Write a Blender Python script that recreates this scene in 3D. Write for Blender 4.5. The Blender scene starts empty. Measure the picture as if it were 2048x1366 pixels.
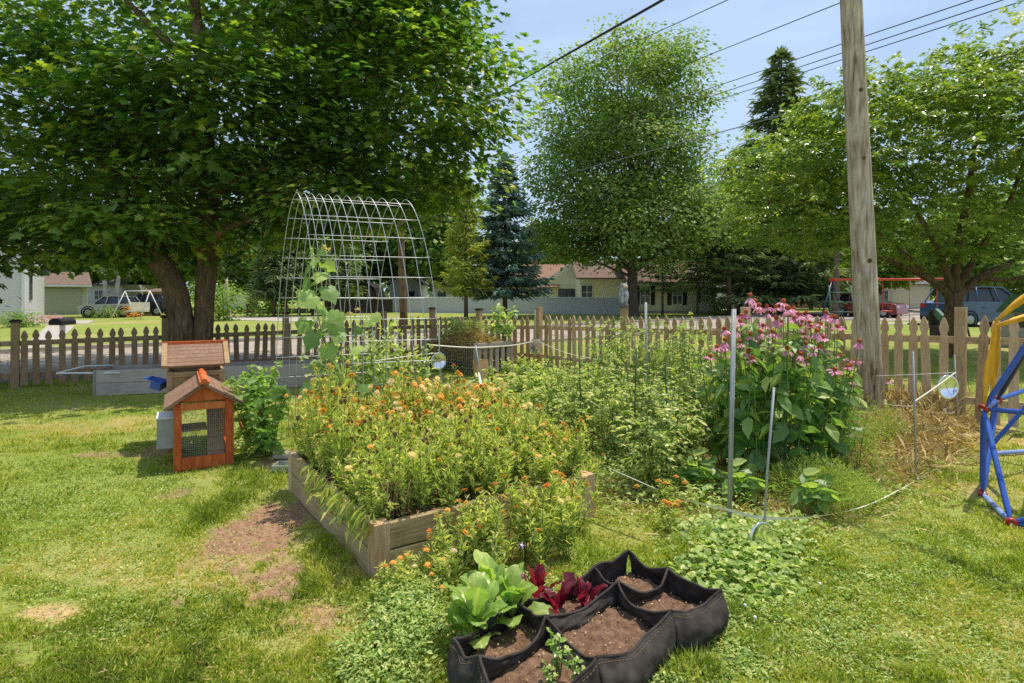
import bpy, math, random
import numpy as np
from mathutils import Vector
random.seed(7); rng = np.random.default_rng(7)
S = bpy.context.scene; C = S.collection
F = 1160.0; E = 1.5; HZ = 590.0      # photo survey: focal length in px, eye height, horizon row
R = math.radians

def G(px, py):
    """a surveyed spot on the flat ground"""
    d = F*E/(py-HZ); return ((px-1024)/F*d, d, 0.0)
def P(px, py, d):
    """a surveyed spot at distance d"""
    return ((px-1024)/F*d, d, E-(py-HZ)/F*d)
def Z(px, d): return ((px-1024)/F*d, d, 0.0)

# ------------------------------------------------------------------ object bookkeeping
def tag(o, label=None, cat=None, group=None, kind=None):
    if label: o['label'] = label
    if cat: o['category'] = cat
    if group: o['group'] = group
    if kind: o['kind'] = kind
    return o
def thing(name, label, cat, loc=(0,0,0), rz=0, group=None):
    o = bpy.data.objects.new(name, None); C.objects.link(o)
    o.location = loc; o.rotation_euler = (0,0,rz); o.empty_display_size = .2
    return tag(o, label, cat, group)
def kids(o):
    return [k for k in KIDS.get(o.name, [])]
KIDS = {}
def link(name, data, parent=None, loc=None, rot=None, scl=None):
    o = bpy.data.objects.new(name, data); C.objects.link(o)
    if parent is not None:
        o.parent = parent; KIDS.setdefault(parent.name, []).append(o)
    if loc is not None: o.location = loc
    if rot is not None: o.rotation_euler = rot
    if scl is not None: o.scale = scl
    return o
def dup(o, parent=None, **kw):
    c = o.copy(); C.objects.link(c)
    if parent is not None: c.parent = parent; KIDS.setdefault(parent.name, []).append(c)
    for k in kids(o): dup(k, c)
    for k, v in kw.items():
        if k in ('location','rotation_euler','scale'): setattr(c, k, v)
        elif v is not None: c[k] = v
    return c

# ------------------------------------------------------------------ mesh builder
class MB:
    def __init__(s): s.v=[]; s.n=0; s.L=[]; s.T=[]; s.mi=[]; s.t=[]; s.sm=[]
    def add(s, V, faces, mi=0, tint=0.5, smooth=False):
        V = np.asarray(V, float).reshape(-1,3)
        for f in faces:
            s.L.append(np.array(f)+s.n); s.T.append(np.array([len(f)])); s.mi.append(np.array([mi])); s.t.append(np.array([tint])); s.sm.append(np.array([smooth]))
        s.v.append(V); s.n += len(V)
    def many(s, V, tf, tint, mi=0, smooth=False):
        """V (N,K,3) instances of one template with faces tf; tint (N,)"""
        N,K = V.shape[:2]
        if N==0: return
        off = s.n + np.arange(N)*K
        flat = np.concatenate([np.array(f) for f in tf])
        s.L.append((off[:,None]+flat[None,:]).ravel())
        s.T.append(np.tile(np.array([len(f) for f in tf]), N))
        k = len(tf)
        s.mi.append(np.full(N*k, mi)); s.t.append(np.repeat(tint, k)); s.sm.append(np.full(N*k, smooth))
        s.v.append(V.reshape(-1,3)); s.n += N*K
    def box(s, c, size, rz=0, mi=0, tint=.5, tilt=(0,0)):
        hx,hy,hz = size[0]/2,size[1]/2,size[2]/2
        V = np.array([(x,y,z) for x in(-hx,hx) for y in(-hy,hy) for z in(-hz,hz)])
        ax,ay = tilt
        if ax: 
            ca,sa=math.cos(ax),math.sin(ax); V = V@np.array([[1,0,0],[0,ca,sa],[0,-sa,ca]])
        if ay:
            ca,sa=math.cos(ay),math.sin(ay); V = V@np.array([[ca,0,-sa],[0,1,0],[sa,0,ca]])
        ca,sa=math.cos(rz),math.sin(rz)
        V = V@np.array([[ca,sa,0],[-sa,ca,0],[0,0,1]]) + np.array(c)
        s.add(V, [(0,1,3,2),(4,6,7,5),(0,4,5,1),(2,3,7,6),(0,2,6,4),(1,5,7,3)], mi, tint)
    def tube(s, pts, rad, n=8, mi=0, tint=.5, cap=True, smooth=True, lump=0):
        pts = np.asarray(pts,float); m=len(pts)
        rad = np.full(m,rad) if np.isscalar(rad) else np.asarray(rad,float)
        tg = np.gradient(pts,axis=0); tg/= np.linalg.norm(tg,axis=1)[:,None]+1e-9
        ref = np.array([0,0,1.]) if abs(tg[0][2])<.9 else np.array([1.,0,0])
        rings=[]; u=None
        for i in range(m):
            if u is None: u = np.cross(tg[i],ref)
            u = u - tg[i]*np.dot(u,tg[i]); u/=np.linalg.norm(u)+1e-9
            w = np.cross(tg[i],u)
            a = np.arange(n)*2*math.pi/n
            rr = rad[i]*(1+lump*np.sin(a*3+i*.7)*.5+lump*np.sin(a*5+1.3*i)*.3) if lump else rad[i]
            rings.append(pts[i]+ (np.cos(a)*rr)[:,None]*u + (np.sin(a)*rr)[:,None]*w)
        V=np.concatenate(rings); fs=[]
        for i in range(m-1):
            for j in range(n):
                fs.append((i*n+j,i*n+(j+1)%n,(i+1)*n+(j+1)%n,(i+1)*n+j))
        fa=np.array(fs); 
        s.many(V[None],[tuple(f) for f in fs],np.array([tint]),mi,smooth)
        if cap:
            base=s.n-len(V)
            for ring,rev in ((0,True),(m-1,False)):
                idx=[base+ring*n+j for j in range(n)]
                if rev: idx=idx[::-1]
                s.L.append(np.array(idx)); s.T.append(np.array([n])); s.mi.append(np.array([mi])); s.t.append(np.array([tint])); s.sm.append(np.array([False]))
    def lathe(s, prof, c=(0,0,0), n=20, mi=0, tint=.5, smooth=True, sx=1, sy=1):
        a=np.arange(n)*2*math.pi/n
        V=np.concatenate([np.stack([np.cos(a)*r*sx+c[0],np.sin(a)*r*sy+c[1],np.full(n,z+c[2])],1) for r,z in prof])
        fs=[]
        for i in range(len(prof)-1):
            for j in range(n): fs.append((i*n+j,i*n+(j+1)%n,(i+1)*n+(j+1)%n,(i+1)*n+j))
        s.many(V[None],fs,np.array([tint]),mi,smooth)
    def prism(s, poly, axis_pts, mi=0, tint=.5):
        """poly: list of 3D points (planar); axis_pts: offset vector"""
        P0=np.asarray(poly,float); o=np.asarray(axis_pts,float); n=len(P0)
        V=np.concatenate([P0,P0+o])
        s.add(V,[tuple(range(n))[::-1],tuple(range(n,2*n))]+[(i,(i+1)%n,n+(i+1)%n,n+i) for i in range(n)],mi,tint)
    def mesh(s, name, mats):
        me=bpy.data.meshes.new(name)
        V=np.concatenate(s.v); L=np.concatenate(s.L).astype(np.int32); T=np.concatenate(s.T).astype(np.int32)
        me.vertices.add(len(V)); me.vertices.foreach_set('co',V.astype(np.float32).ravel())
        me.loops.add(len(L)); me.loops.foreach_set('vertex_index',L)
        me.polygons.add(len(T)); st=np.zeros(len(T),np.int32); st[1:]=np.cumsum(T)[:-1]
        me.polygons.foreach_set('loop_start',st)
        me.polygons.foreach_set('material_index',np.concatenate(s.mi).astype(np.int32))
        me.polygons.foreach_set('use_smooth',np.concatenate(s.sm).astype(bool))
        me.update(calc_edges=True)
        at=me.attributes.new('tint','FLOAT','FACE'); at.data.foreach_set('value',np.concatenate(s.t).astype(np.float32))
        for m in (mats if isinstance(mats,(list,tuple)) else [mats]): me.materials.append(m)
        return me
    def build(s, name, mats, parent=None, **kw):
        return link(name, s.mesh(name,mats), parent, **kw)

def norm(a): return a/(np.linalg.norm(a,axis=-1,keepdims=True)+1e-9)
def frames(axis, nrm):
    y=norm(axis); x=norm(np.cross(y,nrm)); z=np.cross(x,y); return np.stack([x,y,z],axis=1)   # rows
def place(mb, tmpl, pos, axis, nrm, size, tint, mi=0, wid=None, smooth=False):
    tv,tf=tmpl; M=frames(axis,nrm); tv=np.asarray(tv,float)
    T=np.repeat(tv[None],len(pos),0)*np.asarray(size).reshape(-1,1,1)
    if wid is not None: T[:,:,0]*=np.asarray(wid).reshape(-1,1)
    V=np.einsum('nkj,njl->nkl',T,M)+pos[:,None,:]
    mb.many(V,tf,np.asarray(tint,float),mi,smooth)
def fan(outline, c):
    V=[(x,y,-.18*x*x*1.2+ (-.10*(y-.4)**2)) for x,y in outline]+[(c[0],c[1],.03)]
    n=len(outline); return V,[(i,(i+1)%n,n) for i in range(n)]
_r=[(0,0),(.22,-.05),(.47,.10),(.27,.26),(.58,.50),(.30,.56)]
MAPLE=fan(_r+[(0,1)]+[(-x,y) for x,y in _r[:0:-1]],(0,.36))
LANCE=([(0,0,0),(.13,.42,.04),(0,1,-.12),(-.13,.42,.04)],[(0,1,2),(0,2,3)])
OVAL=([(0,0,0),(.2,.28,.05),(.19,.66,.03),(0,1,-.13),(-.19,.66,.03),(-.2,.28,.05),(0,.5,-.01)],[(0,1,2,6),(6,2,3),(6,3,4),(0,6,4,5)])
BROAD=([(0,0,0),(.33,.12,.07),(.38,.5,.05),(.18,.82,-.02),(0,1,-.15),(-.18,.82,-.02),(-.38,.5,.05),(-.33,.12,.07),(0,.5,-.03)],[(0,1,2,8),(8,2,3),(8,3,4),(8,4,5),(8,5,6),(0,8,6,7)])
QUAD=([(-.3,.1,0),(.3,.0,.08),(.25,.7,-.05),(-.05,1,0),(-.35,.6,.1)],[(0,1,2,3,4)])
def rv(n,s=1.): return rng.normal(0,s,(n,3))
def uv(n): return norm(rv(n))

def vn2(x,y,seed=0):
    xi=np.floor(x).astype(np.int64); yi=np.floor(y).astype(np.int64); fx=x-xi; fy=y-yi
    def h(a,b):
        n=(a*374761393+b*668265263+seed*144269)&0x7fffffff; n=((n^(n>>13))*1274126177)&0x7fffffff
        return ((n^(n>>16))&0xffff)/65535.
    u=fx*fx*(3-2*fx); v=fy*fy*(3-2*fy)
    return (h(xi,yi)*(1-u)+h(xi+1,yi)*u)*(1-v)+(h(xi,yi+1)*(1-u)+h(xi+1,yi+1)*u)*v
def fbm(x,y,seed=0): return .55*vn2(x,y,seed)+.3*vn2(x*2.1,y*2.1,seed+1)+.15*vn2(x*4.3,y*4.3,seed+2)

# ------------------------------------------------------------------ materials
def mat(name):
    m=bpy.data.materials.new(name); m.use_nodes=True; nt=m.node_tree; nt.nodes.clear()
    out=nt.nodes.new('ShaderNodeOutputMaterial'); return m,nt,nt.nodes,nt.links,out
def ramp(nt,fac,stops):
    r=nt.nodes.new('ShaderNodeValToRGB'); cr=r.color_ramp
    while len(cr.elements)<len(stops): cr.elements.new(.5)
    for e,(p,c) in zip(cr.elements,stops): e.position=p; e.color=(*c,1) if len(c)==3 else c
    nt.links.new(fac,r.inputs[0]); return r.outputs[0]
def noise(nt,scale,detail=4,coord='Object',stretch=None,rough=.55,dist=0):
    tc=nt.nodes.new('ShaderNodeTexCoord'); n=nt.nodes.new('ShaderNodeTexNoise')
    n.inputs['Scale'].default_value=scale; n.inputs['Detail'].default_value=detail; n.inputs['Roughness'].default_value=rough; n.inputs['Distortion'].default_value=dist
    s=tc.outputs[coord]
    if stretch:
        mp=nt.nodes.new('ShaderNodeMapping'); mp.inputs['Scale'].default_value=stretch; nt.links.new(s,mp.inputs[0]); s=mp.outputs[0]
    nt.links.new(s,n.inputs['Vector']); return n.outputs['Fac']
def mixc(nt,f,a,b,mode='MIX'):
    m=nt.nodes.new('ShaderNodeMix'); m.data_type='RGBA'; m.blend_type=mode
    for i,v in ((0,f),(6,a),(7,b)):
        if hasattr(v,'links'): nt.links.new(v,m.inputs[i])
        else: m.inputs[i].default_value = v if i==0 else (*v,1)
    return m.outputs[2]
def bump(nt,h,strength=.3,dist=.02):
    b=nt.nodes.new('ShaderNodeBump'); b.inputs['Strength'].default_value=strength; b.inputs['Distance'].default_value=dist
    nt.links.new(h,b.inputs['Height']); return b.outputs[0]
def attr(nt,name='tint'):
    a=nt.nodes.new('ShaderNodeAttribute'); a.attribute_name=name; return a.outputs['Fac']
def bsdf(nt,col,rough=.7,spec=.3,metal=0,nrm=None,out=None,**kw):
    b=nt.nodes.new('ShaderNodeBsdfPrincipled')
    if hasattr(col,'links'): nt.links.new(col,b.inputs['Base Color'])
    else: b.inputs['Base Color'].default_value=(*col,1)
    b.inputs['Roughness'].default_value=rough; b.inputs['Specular IOR Level'].default_value=spec; b.inputs['Metallic'].default_value=metal
    if nrm is not None: nt.links.new(nrm,b.inputs['Normal'])
    for k,v in kw.items(): b.inputs[k.replace('_',' ')].default_value=v
    if out is not None: nt.links.new(b.outputs[0],out.inputs[0])
    return b
def leafmat(name, stops, trans=.4, rough=.45, spec=.35, tcol=None, gain=(1,1,1)):
    stops=[(p,tuple(min(.9,x*k) for x,k in zip(c,gain))) for p,c in stops]
    m,nt,N,Lk,out=mat(name)
    t=attr(nt); n=noise(nt,9,2)
    ad=N.new('ShaderNodeMath'); ad.operation='MULTIPLY_ADD'; Lk.new(n,ad.inputs[0]); ad.inputs[1].default_value=.3; 
    sb=N.new('ShaderNodeMath'); sb.operation='SUBTRACT'; Lk.new(t,sb.inputs[0]); sb.inputs[1].default_value=.15; Lk.new(sb.outputs[0],ad.inputs[2])
    col=ramp(nt,ad.outputs[0],stops)
    b=bsdf(nt,col,rough,spec)
    tr=N.new('ShaderNodeBsdfTranslucent')
    tc=mixc(nt,.75,col,tcol or (.35,.5,.06)) if tcol else mixc(nt,1.,col,(1.6,1.9,.7),'MULTIPLY')
    Lk.new(tc,tr.inputs[0])
    mx=N.new('ShaderNodeMixShader'); mx.inputs[0].default_value=trans
    Lk.new(b.outputs[0],mx.inputs[1]); Lk.new(tr.outputs[0],mx.inputs[2]); Lk.new(mx.outputs[0],out.inputs[0]); return m
def plain(name,col,rough=.6,spec=.3,metal=0,var=.12,scale=12,bmp=.15):
    m,nt,N,Lk,out=mat(name); n=noise(nt,scale,5)
    c=ramp(nt,n,[(.25,tuple(x*(1-var*1.6) for x in col)),(.75,tuple(min(1,x*(1+var)) for x in col))])
    bsdf(nt,c,rough,spec,metal,bump(nt,n,bmp,.01) if bmp else None,out); return m
def wood(name, stops, axis='x', scale=6, stretch=14, bmp=.35, rough=.8, knots=True):
    m,nt,N,Lk,out=mat(name)
    st={'x':(1,stretch,stretch),'y':(stretch,1,stretch),'z':(stretch,stretch,1)}[axis]
    n=noise(nt,scale,6,stretch=st,rough=.65,dist=.6); n2=noise(nt,2.2,3)
    f=N.new('ShaderNodeMath'); f.operation='MULTIPLY_ADD'; Lk.new(n2,f.inputs[0]); f.inputs[1].default_value=.45
    s=N.new('ShaderNodeMath'); s.operation='SUBTRACT'; Lk.new(n,s.inputs[0]); s.inputs[1].default_value=.22; Lk.new(s.outputs[0],f.inputs[2])
    t=attr(nt); a=N.new('ShaderNodeMath'); a.operation='MULTIPLY_ADD'; Lk.new(t,a.inputs[0]); a.inputs[1].default_value=.3
    s2=N.new('ShaderNodeMath'); s2.operation='SUBTRACT'; Lk.new(f.outputs[0],s2.inputs[0]); s2.inputs[1].default_value=.15; Lk.new(s2.outputs[0],a.inputs[2])
    c=ramp(nt,a.outputs[0],stops)
    bsdf(nt,c,rough,.2,0,bump(nt,n,bmp,.006),out); return m

M={}
M['maple']=leafmat('maple_leaf',[(.0,(.014,.048,.012)),(.45,(.034,.105,.022)),(.8,(.09,.19,.035)),(1,(.17,.27,.05))],.48,.32,.55,gain=(3.3, 1.9, 1.5))
M['tree_far']=leafmat('far_leaf',[(.0,(.03,.07,.022)),(.5,(.06,.13,.035)),(1,(.14,.21,.055))],.35,.5,.3,gain=(3.0, 2.1, 2.0))
M['tree_light']=leafmat('light_leaf',[(.0,(.05,.10,.025)),(.5,(.10,.18,.04)),(1,(.2,.28,.06))],.4,.5,.3,gain=(1.9, 1.6, 1.4))
M['cherry']=leafmat('cherry_leaf',[(.0,(.03,.08,.02)),(.45,(.075,.15,.03)),(1,(.19,.27,.055))],.38,.30,.6,gain=(2.5, 1.75, 1.5))
M['spruce']=leafmat('spruce_needles',[(.0,(.025,.05,.04)),(.5,(.06,.105,.08)),(1,(.14,.19,.15))],.12,.6,.2,gain=(2.3, 2.2, 2.3))
M['spruce_green']=leafmat('dark_spruce_needles',[(.0,(.025,.045,.022)),(.5,(.055,.085,.035)),(1,(.12,.15,.07))],.15,.6,.2,gain=(3.0, 2.7, 2.5))
M['pine']=leafmat('pine_needles',[(.0,(.06,.1,.03)),(.5,(.11,.17,.05)),(1,(.2,.26,.08))],.25,.6,.2,gain=(3.2, 2.2, 1.6))
M['calendula']=leafmat('calendula_leaf',[(.0,(.07,.13,.03)),(.5,(.16,.26,.06)),(.85,(.30,.38,.10)),(1,(.42,.40,.16))],.4,.5,.35,gain=(2.5, 1.75, 2.1))
M['tomato']=leafmat('tomato_leaf',[(.0,(.04,.10,.025)),(.5,(.11,.21,.05)),(.85,(.24,.35,.10)),(1,(.36,.42,.16))],.38,.45,.4,gain=(3.1, 1.95, 2.5))
M['cone_leaf']=leafmat('coneflower_leaf',[(.0,(.025,.07,.02)),(.5,(.065,.14,.035)),(1,(.2,.29,.08))],.35,.42,.45,gain=(2.4, 1.9, 1.9))
M['squash']=leafmat('cucumber_leaf',[(.0,(.07,.15,.04)),(.5,(.14,.26,.07)),(1,(.28,.4,.13))],.45,.45,.4,gain=(2.0, 1.55, 1.7))
M['lettuce']=leafmat('romaine_leaf',[(.0,(.10,.24,.045)),(.5,(.19,.37,.08)),(1,(.36,.52,.16))],.35,.35,.5,gain=(1.45, 1.08, 1.15))
M['redlettuce']=leafmat('red_lettuce_leaf',[(.0,(.05,.006,.014)),(.6,(.16,.012,.03)),(1,(.28,.05,.06))],.35,.33,.5,(.6,.03,.06))
M['weed']=leafmat('weed_leaf',[(.0,(.06,.14,.03)),(.5,(.15,.27,.06)),(1,(.33,.42,.16))],.35,.45,.35,gain=(2.2, 1.6, 1.9))
M['feather']=leafmat('feathery_leaf',[(.0,(.12,.19,.04)),(.5,(.22,.30,.07)),(1,(.38,.42,.12))],.35,.55,.25,gain=(1.6, 1.4, 1.5))
M['grass']=leafmat('grass_blade',[(.0,(.12,.17,.02)),(.35,(.29,.34,.04)),(.6,(.47,.45,.08)),(.8,(.64,.50,.17)),(1,(.74,.50,.25))],.35,.55,.25)
M['straw']=leafmat('straw_blade',[(.0,(.3,.2,.08)),(.5,(.55,.40,.17)),(1,(.75,.6,.33))],.25,.6,.2)
M['stem']=plain('green_stem',(.14,.22,.06),.6)
M['drystem']=plain('dry_stem',(.30,.2,.09),.7)
M['bark']=wood('maple_bark',[(.25,(.03,.02,.012)),(.5,(.13,.08,.045)),(.75,(.27,.18,.105))],'z',4,5,1.0,.9)
M['bark2']=wood('grey_bark',[(.1,(.05,.04,.03)),(.5,(.13,.1,.075)),(.9,(.24,.19,.14))],'z',3,4,.8,.9)
M['birch']=plain('birch_bark',(.55,.52,.47),.7,var=.35,scale=5)
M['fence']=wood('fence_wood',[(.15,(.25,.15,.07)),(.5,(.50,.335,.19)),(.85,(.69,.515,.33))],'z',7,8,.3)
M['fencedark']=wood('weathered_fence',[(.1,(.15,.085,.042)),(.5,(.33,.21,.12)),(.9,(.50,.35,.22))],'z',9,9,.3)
M['railwood']=wood('rail_wood',[(.15,(.25,.15,.07)),(.5,(.50,.335,.19)),(.85,(.69,.515,.33))],'x',7,10,.3)
M['pole']=wood('pole_wood',[(.30,(.09,.055,.03)),(.40,(.29,.21,.14)),(.55,(.48,.385,.285)),(.72,(.68,.58,.46))],'z',2.6,9,1.)
M['bed']=wood('bed_timber',[(.1,(.16,.10,.045)),(.4,(.36,.26,.13)),(.7,(.54,.425,.235)),(.9,(.70,.59,.38))],'x',5,13,.5)
M['bedy']=wood('bed_timber_y',[(.1,(.16,.10,.045)),(.4,(.36,.26,.13)),(.7,(.54,.425,.235)),(.9,(.70,.59,.38))],'y',5,13,.5)
M['greywood']=wood('grey_planks',[(.05,(.14,.105,.08)),(.5,(.38,.32,.265)),(.95,(.55,.48,.41))],'x',5,10,.4)
M['coopnat']=wood('coop_pine',[(.05,(.2,.11,.05)),(.5,(.38,.25,.13)),(.95,(.52,.38,.22))],'x',6,12,.3)
M['coopred']=wood('coop_red',[(.2,(.30,.05,.018)),(.5,(.58,.13,.035)),(.8,(.68,.26,.10))],'z',6,8,.2)
M['blackfelt']=plain('black_felt',(.062,.052,.045),.9,.15,var=.45,scale=14,bmp=.5)
M['metal']=plain('galvanised_wire',(.55,.56,.56),.4,.5,.7,.1,20,0)
M['stake']=plain('steel_stake',(.40,.42,.40),.5,.5,.4,.15,10,.1)
M['stakegreen']=plain('green_stake',(.02,.05,.03),.5,.4)
M['mirror']=plain('polished_disc',(.8,.82,.85),.12,.5,1.,.03,5,0)
M['tape']=plain('white_tape',(.86,.83,.74),.5,.4)
M['blue']=plain('blue_paint',(.03,.10,.42),.35,.5,var=.15)
M['lightblue']=plain('pale_blue_paint',(.22,.32,.62),.4,.5,var=.15)
M['yellow']=plain('yellow_fabric',(.85,.42,.03),.6,.3)
M['red']=plain('red_plastic',(.42,.03,.02),.4,.5)
M['redpaint']=plain('red_paint',(.6,.05,.02),.4,.5)
M['navy']=plain('navy_paint',(.02,.025,.09),.4,.5)
M['green_plastic']=plain('green_plastic',(.05,.14,.09),.5,.4)
M['white']=plain('white_paint',(.72,.72,.70),.6,.3)
M['cream']=plain('cream_paint',(.78,.72,.56),.7,.2)
M['dark']=plain('dark_rubber',(.02,.02,.02),.7,.2)
M['darkwood']=plain('dark_wood',(.05,.04,.035),.8,.2,var=.3)
M['glass']=plain('dark_glass',(.03,.04,.05),.1,.6,var=.1,bmp=0)
M['concrete']=plain('concrete',(.42,.38,.33),.9,.1,scale=6)
M['terracotta']=plain('terracotta',(.36,.13,.06),.8,.2)
M['tub']=plain('stone_tub',(.5,.44,.35),.8,.2)
M['wire']=plain('cable',(.03,.03,.035),.6,.3)
M['wiregrey']=plain('grey_cable',(.16,.16,.18),.6,.3)
M['orange']=leafmat('orange_petal',[(0,(.74,.27,.04)),(.5,(.84,.42,.07)),(1,(.90,.56,.15))],.3,.6,.2,(.9,.35,.02))
M['yellowp']=leafmat('yellow_petal',[(0,(.76,.52,.12)),(.5,(.84,.66,.22)),(1,(.88,.76,.40))],.3,.6,.2,(.9,.6,.1))
M['pale']=leafmat('cream_petal',[(0,(.7,.52,.22)),(.5,(.78,.62,.36)),(1,(.82,.7,.5))],.3,.6,.2,(.8,.6,.3))
M['deep']=leafmat('deep_orange_petal',[(0,(.6,.12,.02)),(.5,(.74,.2,.03)),(1,(.8,.28,.05))],.3,.6,.2,(.8,.2,.02))
M['seed']=plain('brown_seed_head',(.16,.09,.04),.8,.2)
M['pink']=leafmat('pink_petal',[(0,(.60,.2,.34)),(.5,(.74,.34,.47)),(1,(.84,.52,.60))],.3,.5,.3,(.8,.25,.45))
M['cone']=plain('orange_cone',(.45,.08,.015),.7,.3,var=.35,scale=120,bmp=.8)
M['tomgreen']=plain('green_tomato',(.25,.38,.12),.3,.5)
M['white_p']=plain('white_petal',(.75,.78,.75),.6,.3)
M['lilac']=plain('lilac_petal',(.5,.3,.65),.6,.3)
def soilmat(name,a,b,sc=30):
    m,nt,N,Lk,out=mat(name); n=noise(nt,sc,8,rough=.7); n2=noise(nt,sc*6,3)
    c=ramp(nt,n,[(.3,a),(.7,b)]); v=N.new('ShaderNodeTexVoronoi'); v.inputs['Scale'].default_value=sc*5
    tc=N.new('ShaderNodeTexCoord'); Lk.new(tc.outputs['Object'],v.inputs['Vector'])
    sp=ramp(nt,v.outputs['Distance'],[(.0,(1,1,1)),(.10,(1,1,1)),(.16,(0,0,0))])
    sel=ramp(nt,v.outputs['Color'],[(.62,(0,0,0)),(.65,(1,1,1))])
    f=mixc(nt,1.,sp,sel,'MULTIPLY'); c2=mixc(nt,f,c,(.55,.47,.38))
    bsdf(nt,c2,.95,.1,0,bump(nt,n2,.8,.01),out); return m
M['soil']=soilmat('potting_soil',(.08,.042,.025),(.29,.175,.115))
def siding(name,col,dark,pitch=.11,axis=2):
    m,nt,N,Lk,out=mat(name); tc=N.new('ShaderNodeTexCoord'); sx=N.new('ShaderNodeSeparateXYZ'); Lk.new(tc.outputs['Object'],sx.inputs[0])
    d=N.new('ShaderNodeMath'); d.operation='DIVIDE'; Lk.new(sx.outputs[axis],d.inputs[0]); d.inputs[1].default_value=pitch
    fr=N.new('ShaderNodeMath'); fr.operation='FRACT'; Lk.new(d.outputs[0],fr.inputs[0])
    n=noise(nt,3,4); c=ramp(nt,fr.outputs[0],[(0,dark),(.12,col),(1,col)])
    c=mixc(nt,n,c,mixc(nt,.3,c,(.2,.2,.18)))
    bsdf(nt,c,.7,.2,0,bump(nt,fr.outputs[0],.5,.02),out); return m
M['sidewhite']=siding('white_siding',(.66,.66,.68),(.3,.3,.32))
M['sidecream']=siding('cream_siding',(.80,.74,.58),(.50,.45,.34))
M['sidetan']=siding('tan_siding',(.5,.46,.40),(.28,.25,.22))
M['planks']=siding('grey_board_fence',(.55,.57,.57),(.30,.31,.31),.16,0)
M['beigeplastic']=siding('beige_panel',(.40,.38,.33),(.2,.19,.16),.14)
def shingle(name,a,b,rows=.14):
    m,nt,N,Lk,out=mat(name); n=noise(nt,40,4); n2=noise(nt,3,3)
    c=ramp(nt,n,[(.3,a),(.7,b)]); c=mixc(nt,n2,c,tuple(x*.75 for x in a))
    bsdf(nt,c,.95,.1,0,bump(nt,n,.5,.01),out); return m
M['shingle']=shingle('roof_shingle',(.17,.115,.09),(.30,.215,.17))
M['shinglered']=shingle('red_felt_shingle',(.25,.145,.095),(.44,.29,.21))
M['shinglegrey']=shingle('grey_shingle',(.16,.15,.15),(.28,.26,.25))
def paint(name,col):
    m,nt,N,Lk,out=mat(name); n=noise(nt,2,2); c=ramp(nt,n,[(.3,tuple(x*.8 for x in col)),(.7,col)])
    bsdf(nt,c,.25,.5,.2,None,out,Coat_Weight=.8); return m
M['carred']=paint('maroon_car_paint',(.22,.015,.02)); M['carblue']=paint('slate_blue_car_paint',(.05,.10,.24)); M['carsilver']=paint('silver_car_paint',(.5,.5,.5)); M['carblack']=paint('black_car_paint',(.03,.035,.04))

# ------------------------------------------------------------------ camera, sky, sun
cam=bpy.data.cameras.new('camera'); co=bpy.data.objects.new('camera',cam); C.objects.link(co)
co.location=(0,0,E); co.rotation_euler=(R(90),0,0); cam.sensor_width=36; cam.lens=F/2048*36; cam.shift_y=-(683-HZ)/2048; cam.clip_end=3000
S.camera=co
sd=Vector((.30,.17,1)).normalized(); el=math.asin(sd.z); az=math.atan2(sd.x,sd.y)
w=bpy.data.worlds.new('World'); S.world=w; w.use_nodes=True; nt=w.node_tree; bg=nt.nodes['Background']
sky=nt.nodes.new('ShaderNodeTexSky'); sky.sky_type='NISHITA'; sky.sun_disc=False; sky.sun_elevation=el; sky.sun_rotation=az; sky.air_density=1.0; sky.dust_density=1.0; sky.ozone_density=1.5
tc=nt.nodes.new('ShaderNodeTexCoord'); mp=nt.nodes.new('ShaderNodeMapping'); mp.inputs['Scale'].default_value=(1,1,3.5)
nz=nt.nodes.new('ShaderNodeTexNoise'); nz.inputs['Scale'].default_value=2.3; nz.inputs['Detail'].default_value=7; nz.inputs['Distortion'].default_value=.8
nt.links.new(tc.outputs['Generated'],mp.inputs[0]); nt.links.new(mp.outputs[0],nz.inputs['Vector'])
cl=ramp(nt,nz.outputs['Fac'],[(.38,(.5,.5,.5)),(.68,(.95,.95,.95))])
skc=mixc(nt,cl,sky.outputs[0],(4.2,5.35,7.3))
nt.links.new(skc,bg.inputs[0]); bg.inputs[1].default_value=.15
sl=bpy.data.lights.new('sun','SUN'); sl.energy=5.0; sl.angle=R(.53); sl.color=(1,.92,.78)
so=bpy.data.objects.new('sun',sl); C.objects.link(so); so.rotation_euler=sd.to_track_quat('Z','Y').to_euler()
S.view_settings.view_transform='Standard'; S.view_settings.look='None'; S.view_settings.exposure=0; S.view_settings.gamma=1
S.cycles.max_bounces=6; S.cycles.diffuse_bounces=3; S.cycles.transmission_bounces=4; S.cycles.transparent_max_bounces=4; S.cycles.glossy_bounces=2
try: S.cycles.use_denoising=False
except Exception: pass
# ================================================================== GROUND
SPOTS=[ # px,py,rx,ry, strength, kind(0 soil,1 dry)
 (505,1090,112,92,1.15,0),(535,1160,92,56,1.05,0),(640,1235,90,38,.7,0),(650,1235,80,34,.8,1),(560,1300,120,50,.35,1),(95,1228,75,20,1.0,1),(345,988,45,14,.8,0),
 (210,908,60,7,.9,0),(320,900,45,14,.8,0),(560,915,45,18,.9,0),(1330,960,150,60,.8,0),(1250,860,230,60,.7,0),(1060,800,150,40,.35,0),(1600,900,200,60,.5,0),(1430,1040,120,30,.6,0),
 (1560,1010,160,30,.5,1),(1830,850,150,60,.9,1),(1950,870,60,30,.6,1),(1250,1070,80,25,.35,1),(500,1190,70,30,.4,1),(330,1290,120,20,.25,1),(2010,1260,60,20,.5,1),(1850,1180,60,18,.25,1),
 (700,1250,60,50,.4,1),(120,1130,120,30,.3,1),(250,1100,120,18,.3,1),(60,850,140,12,.35,1),(180,815,160,6,.3,1),(1090,735,60,4,.9,0),(1780,1050,50,10,.3,1)]
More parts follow.
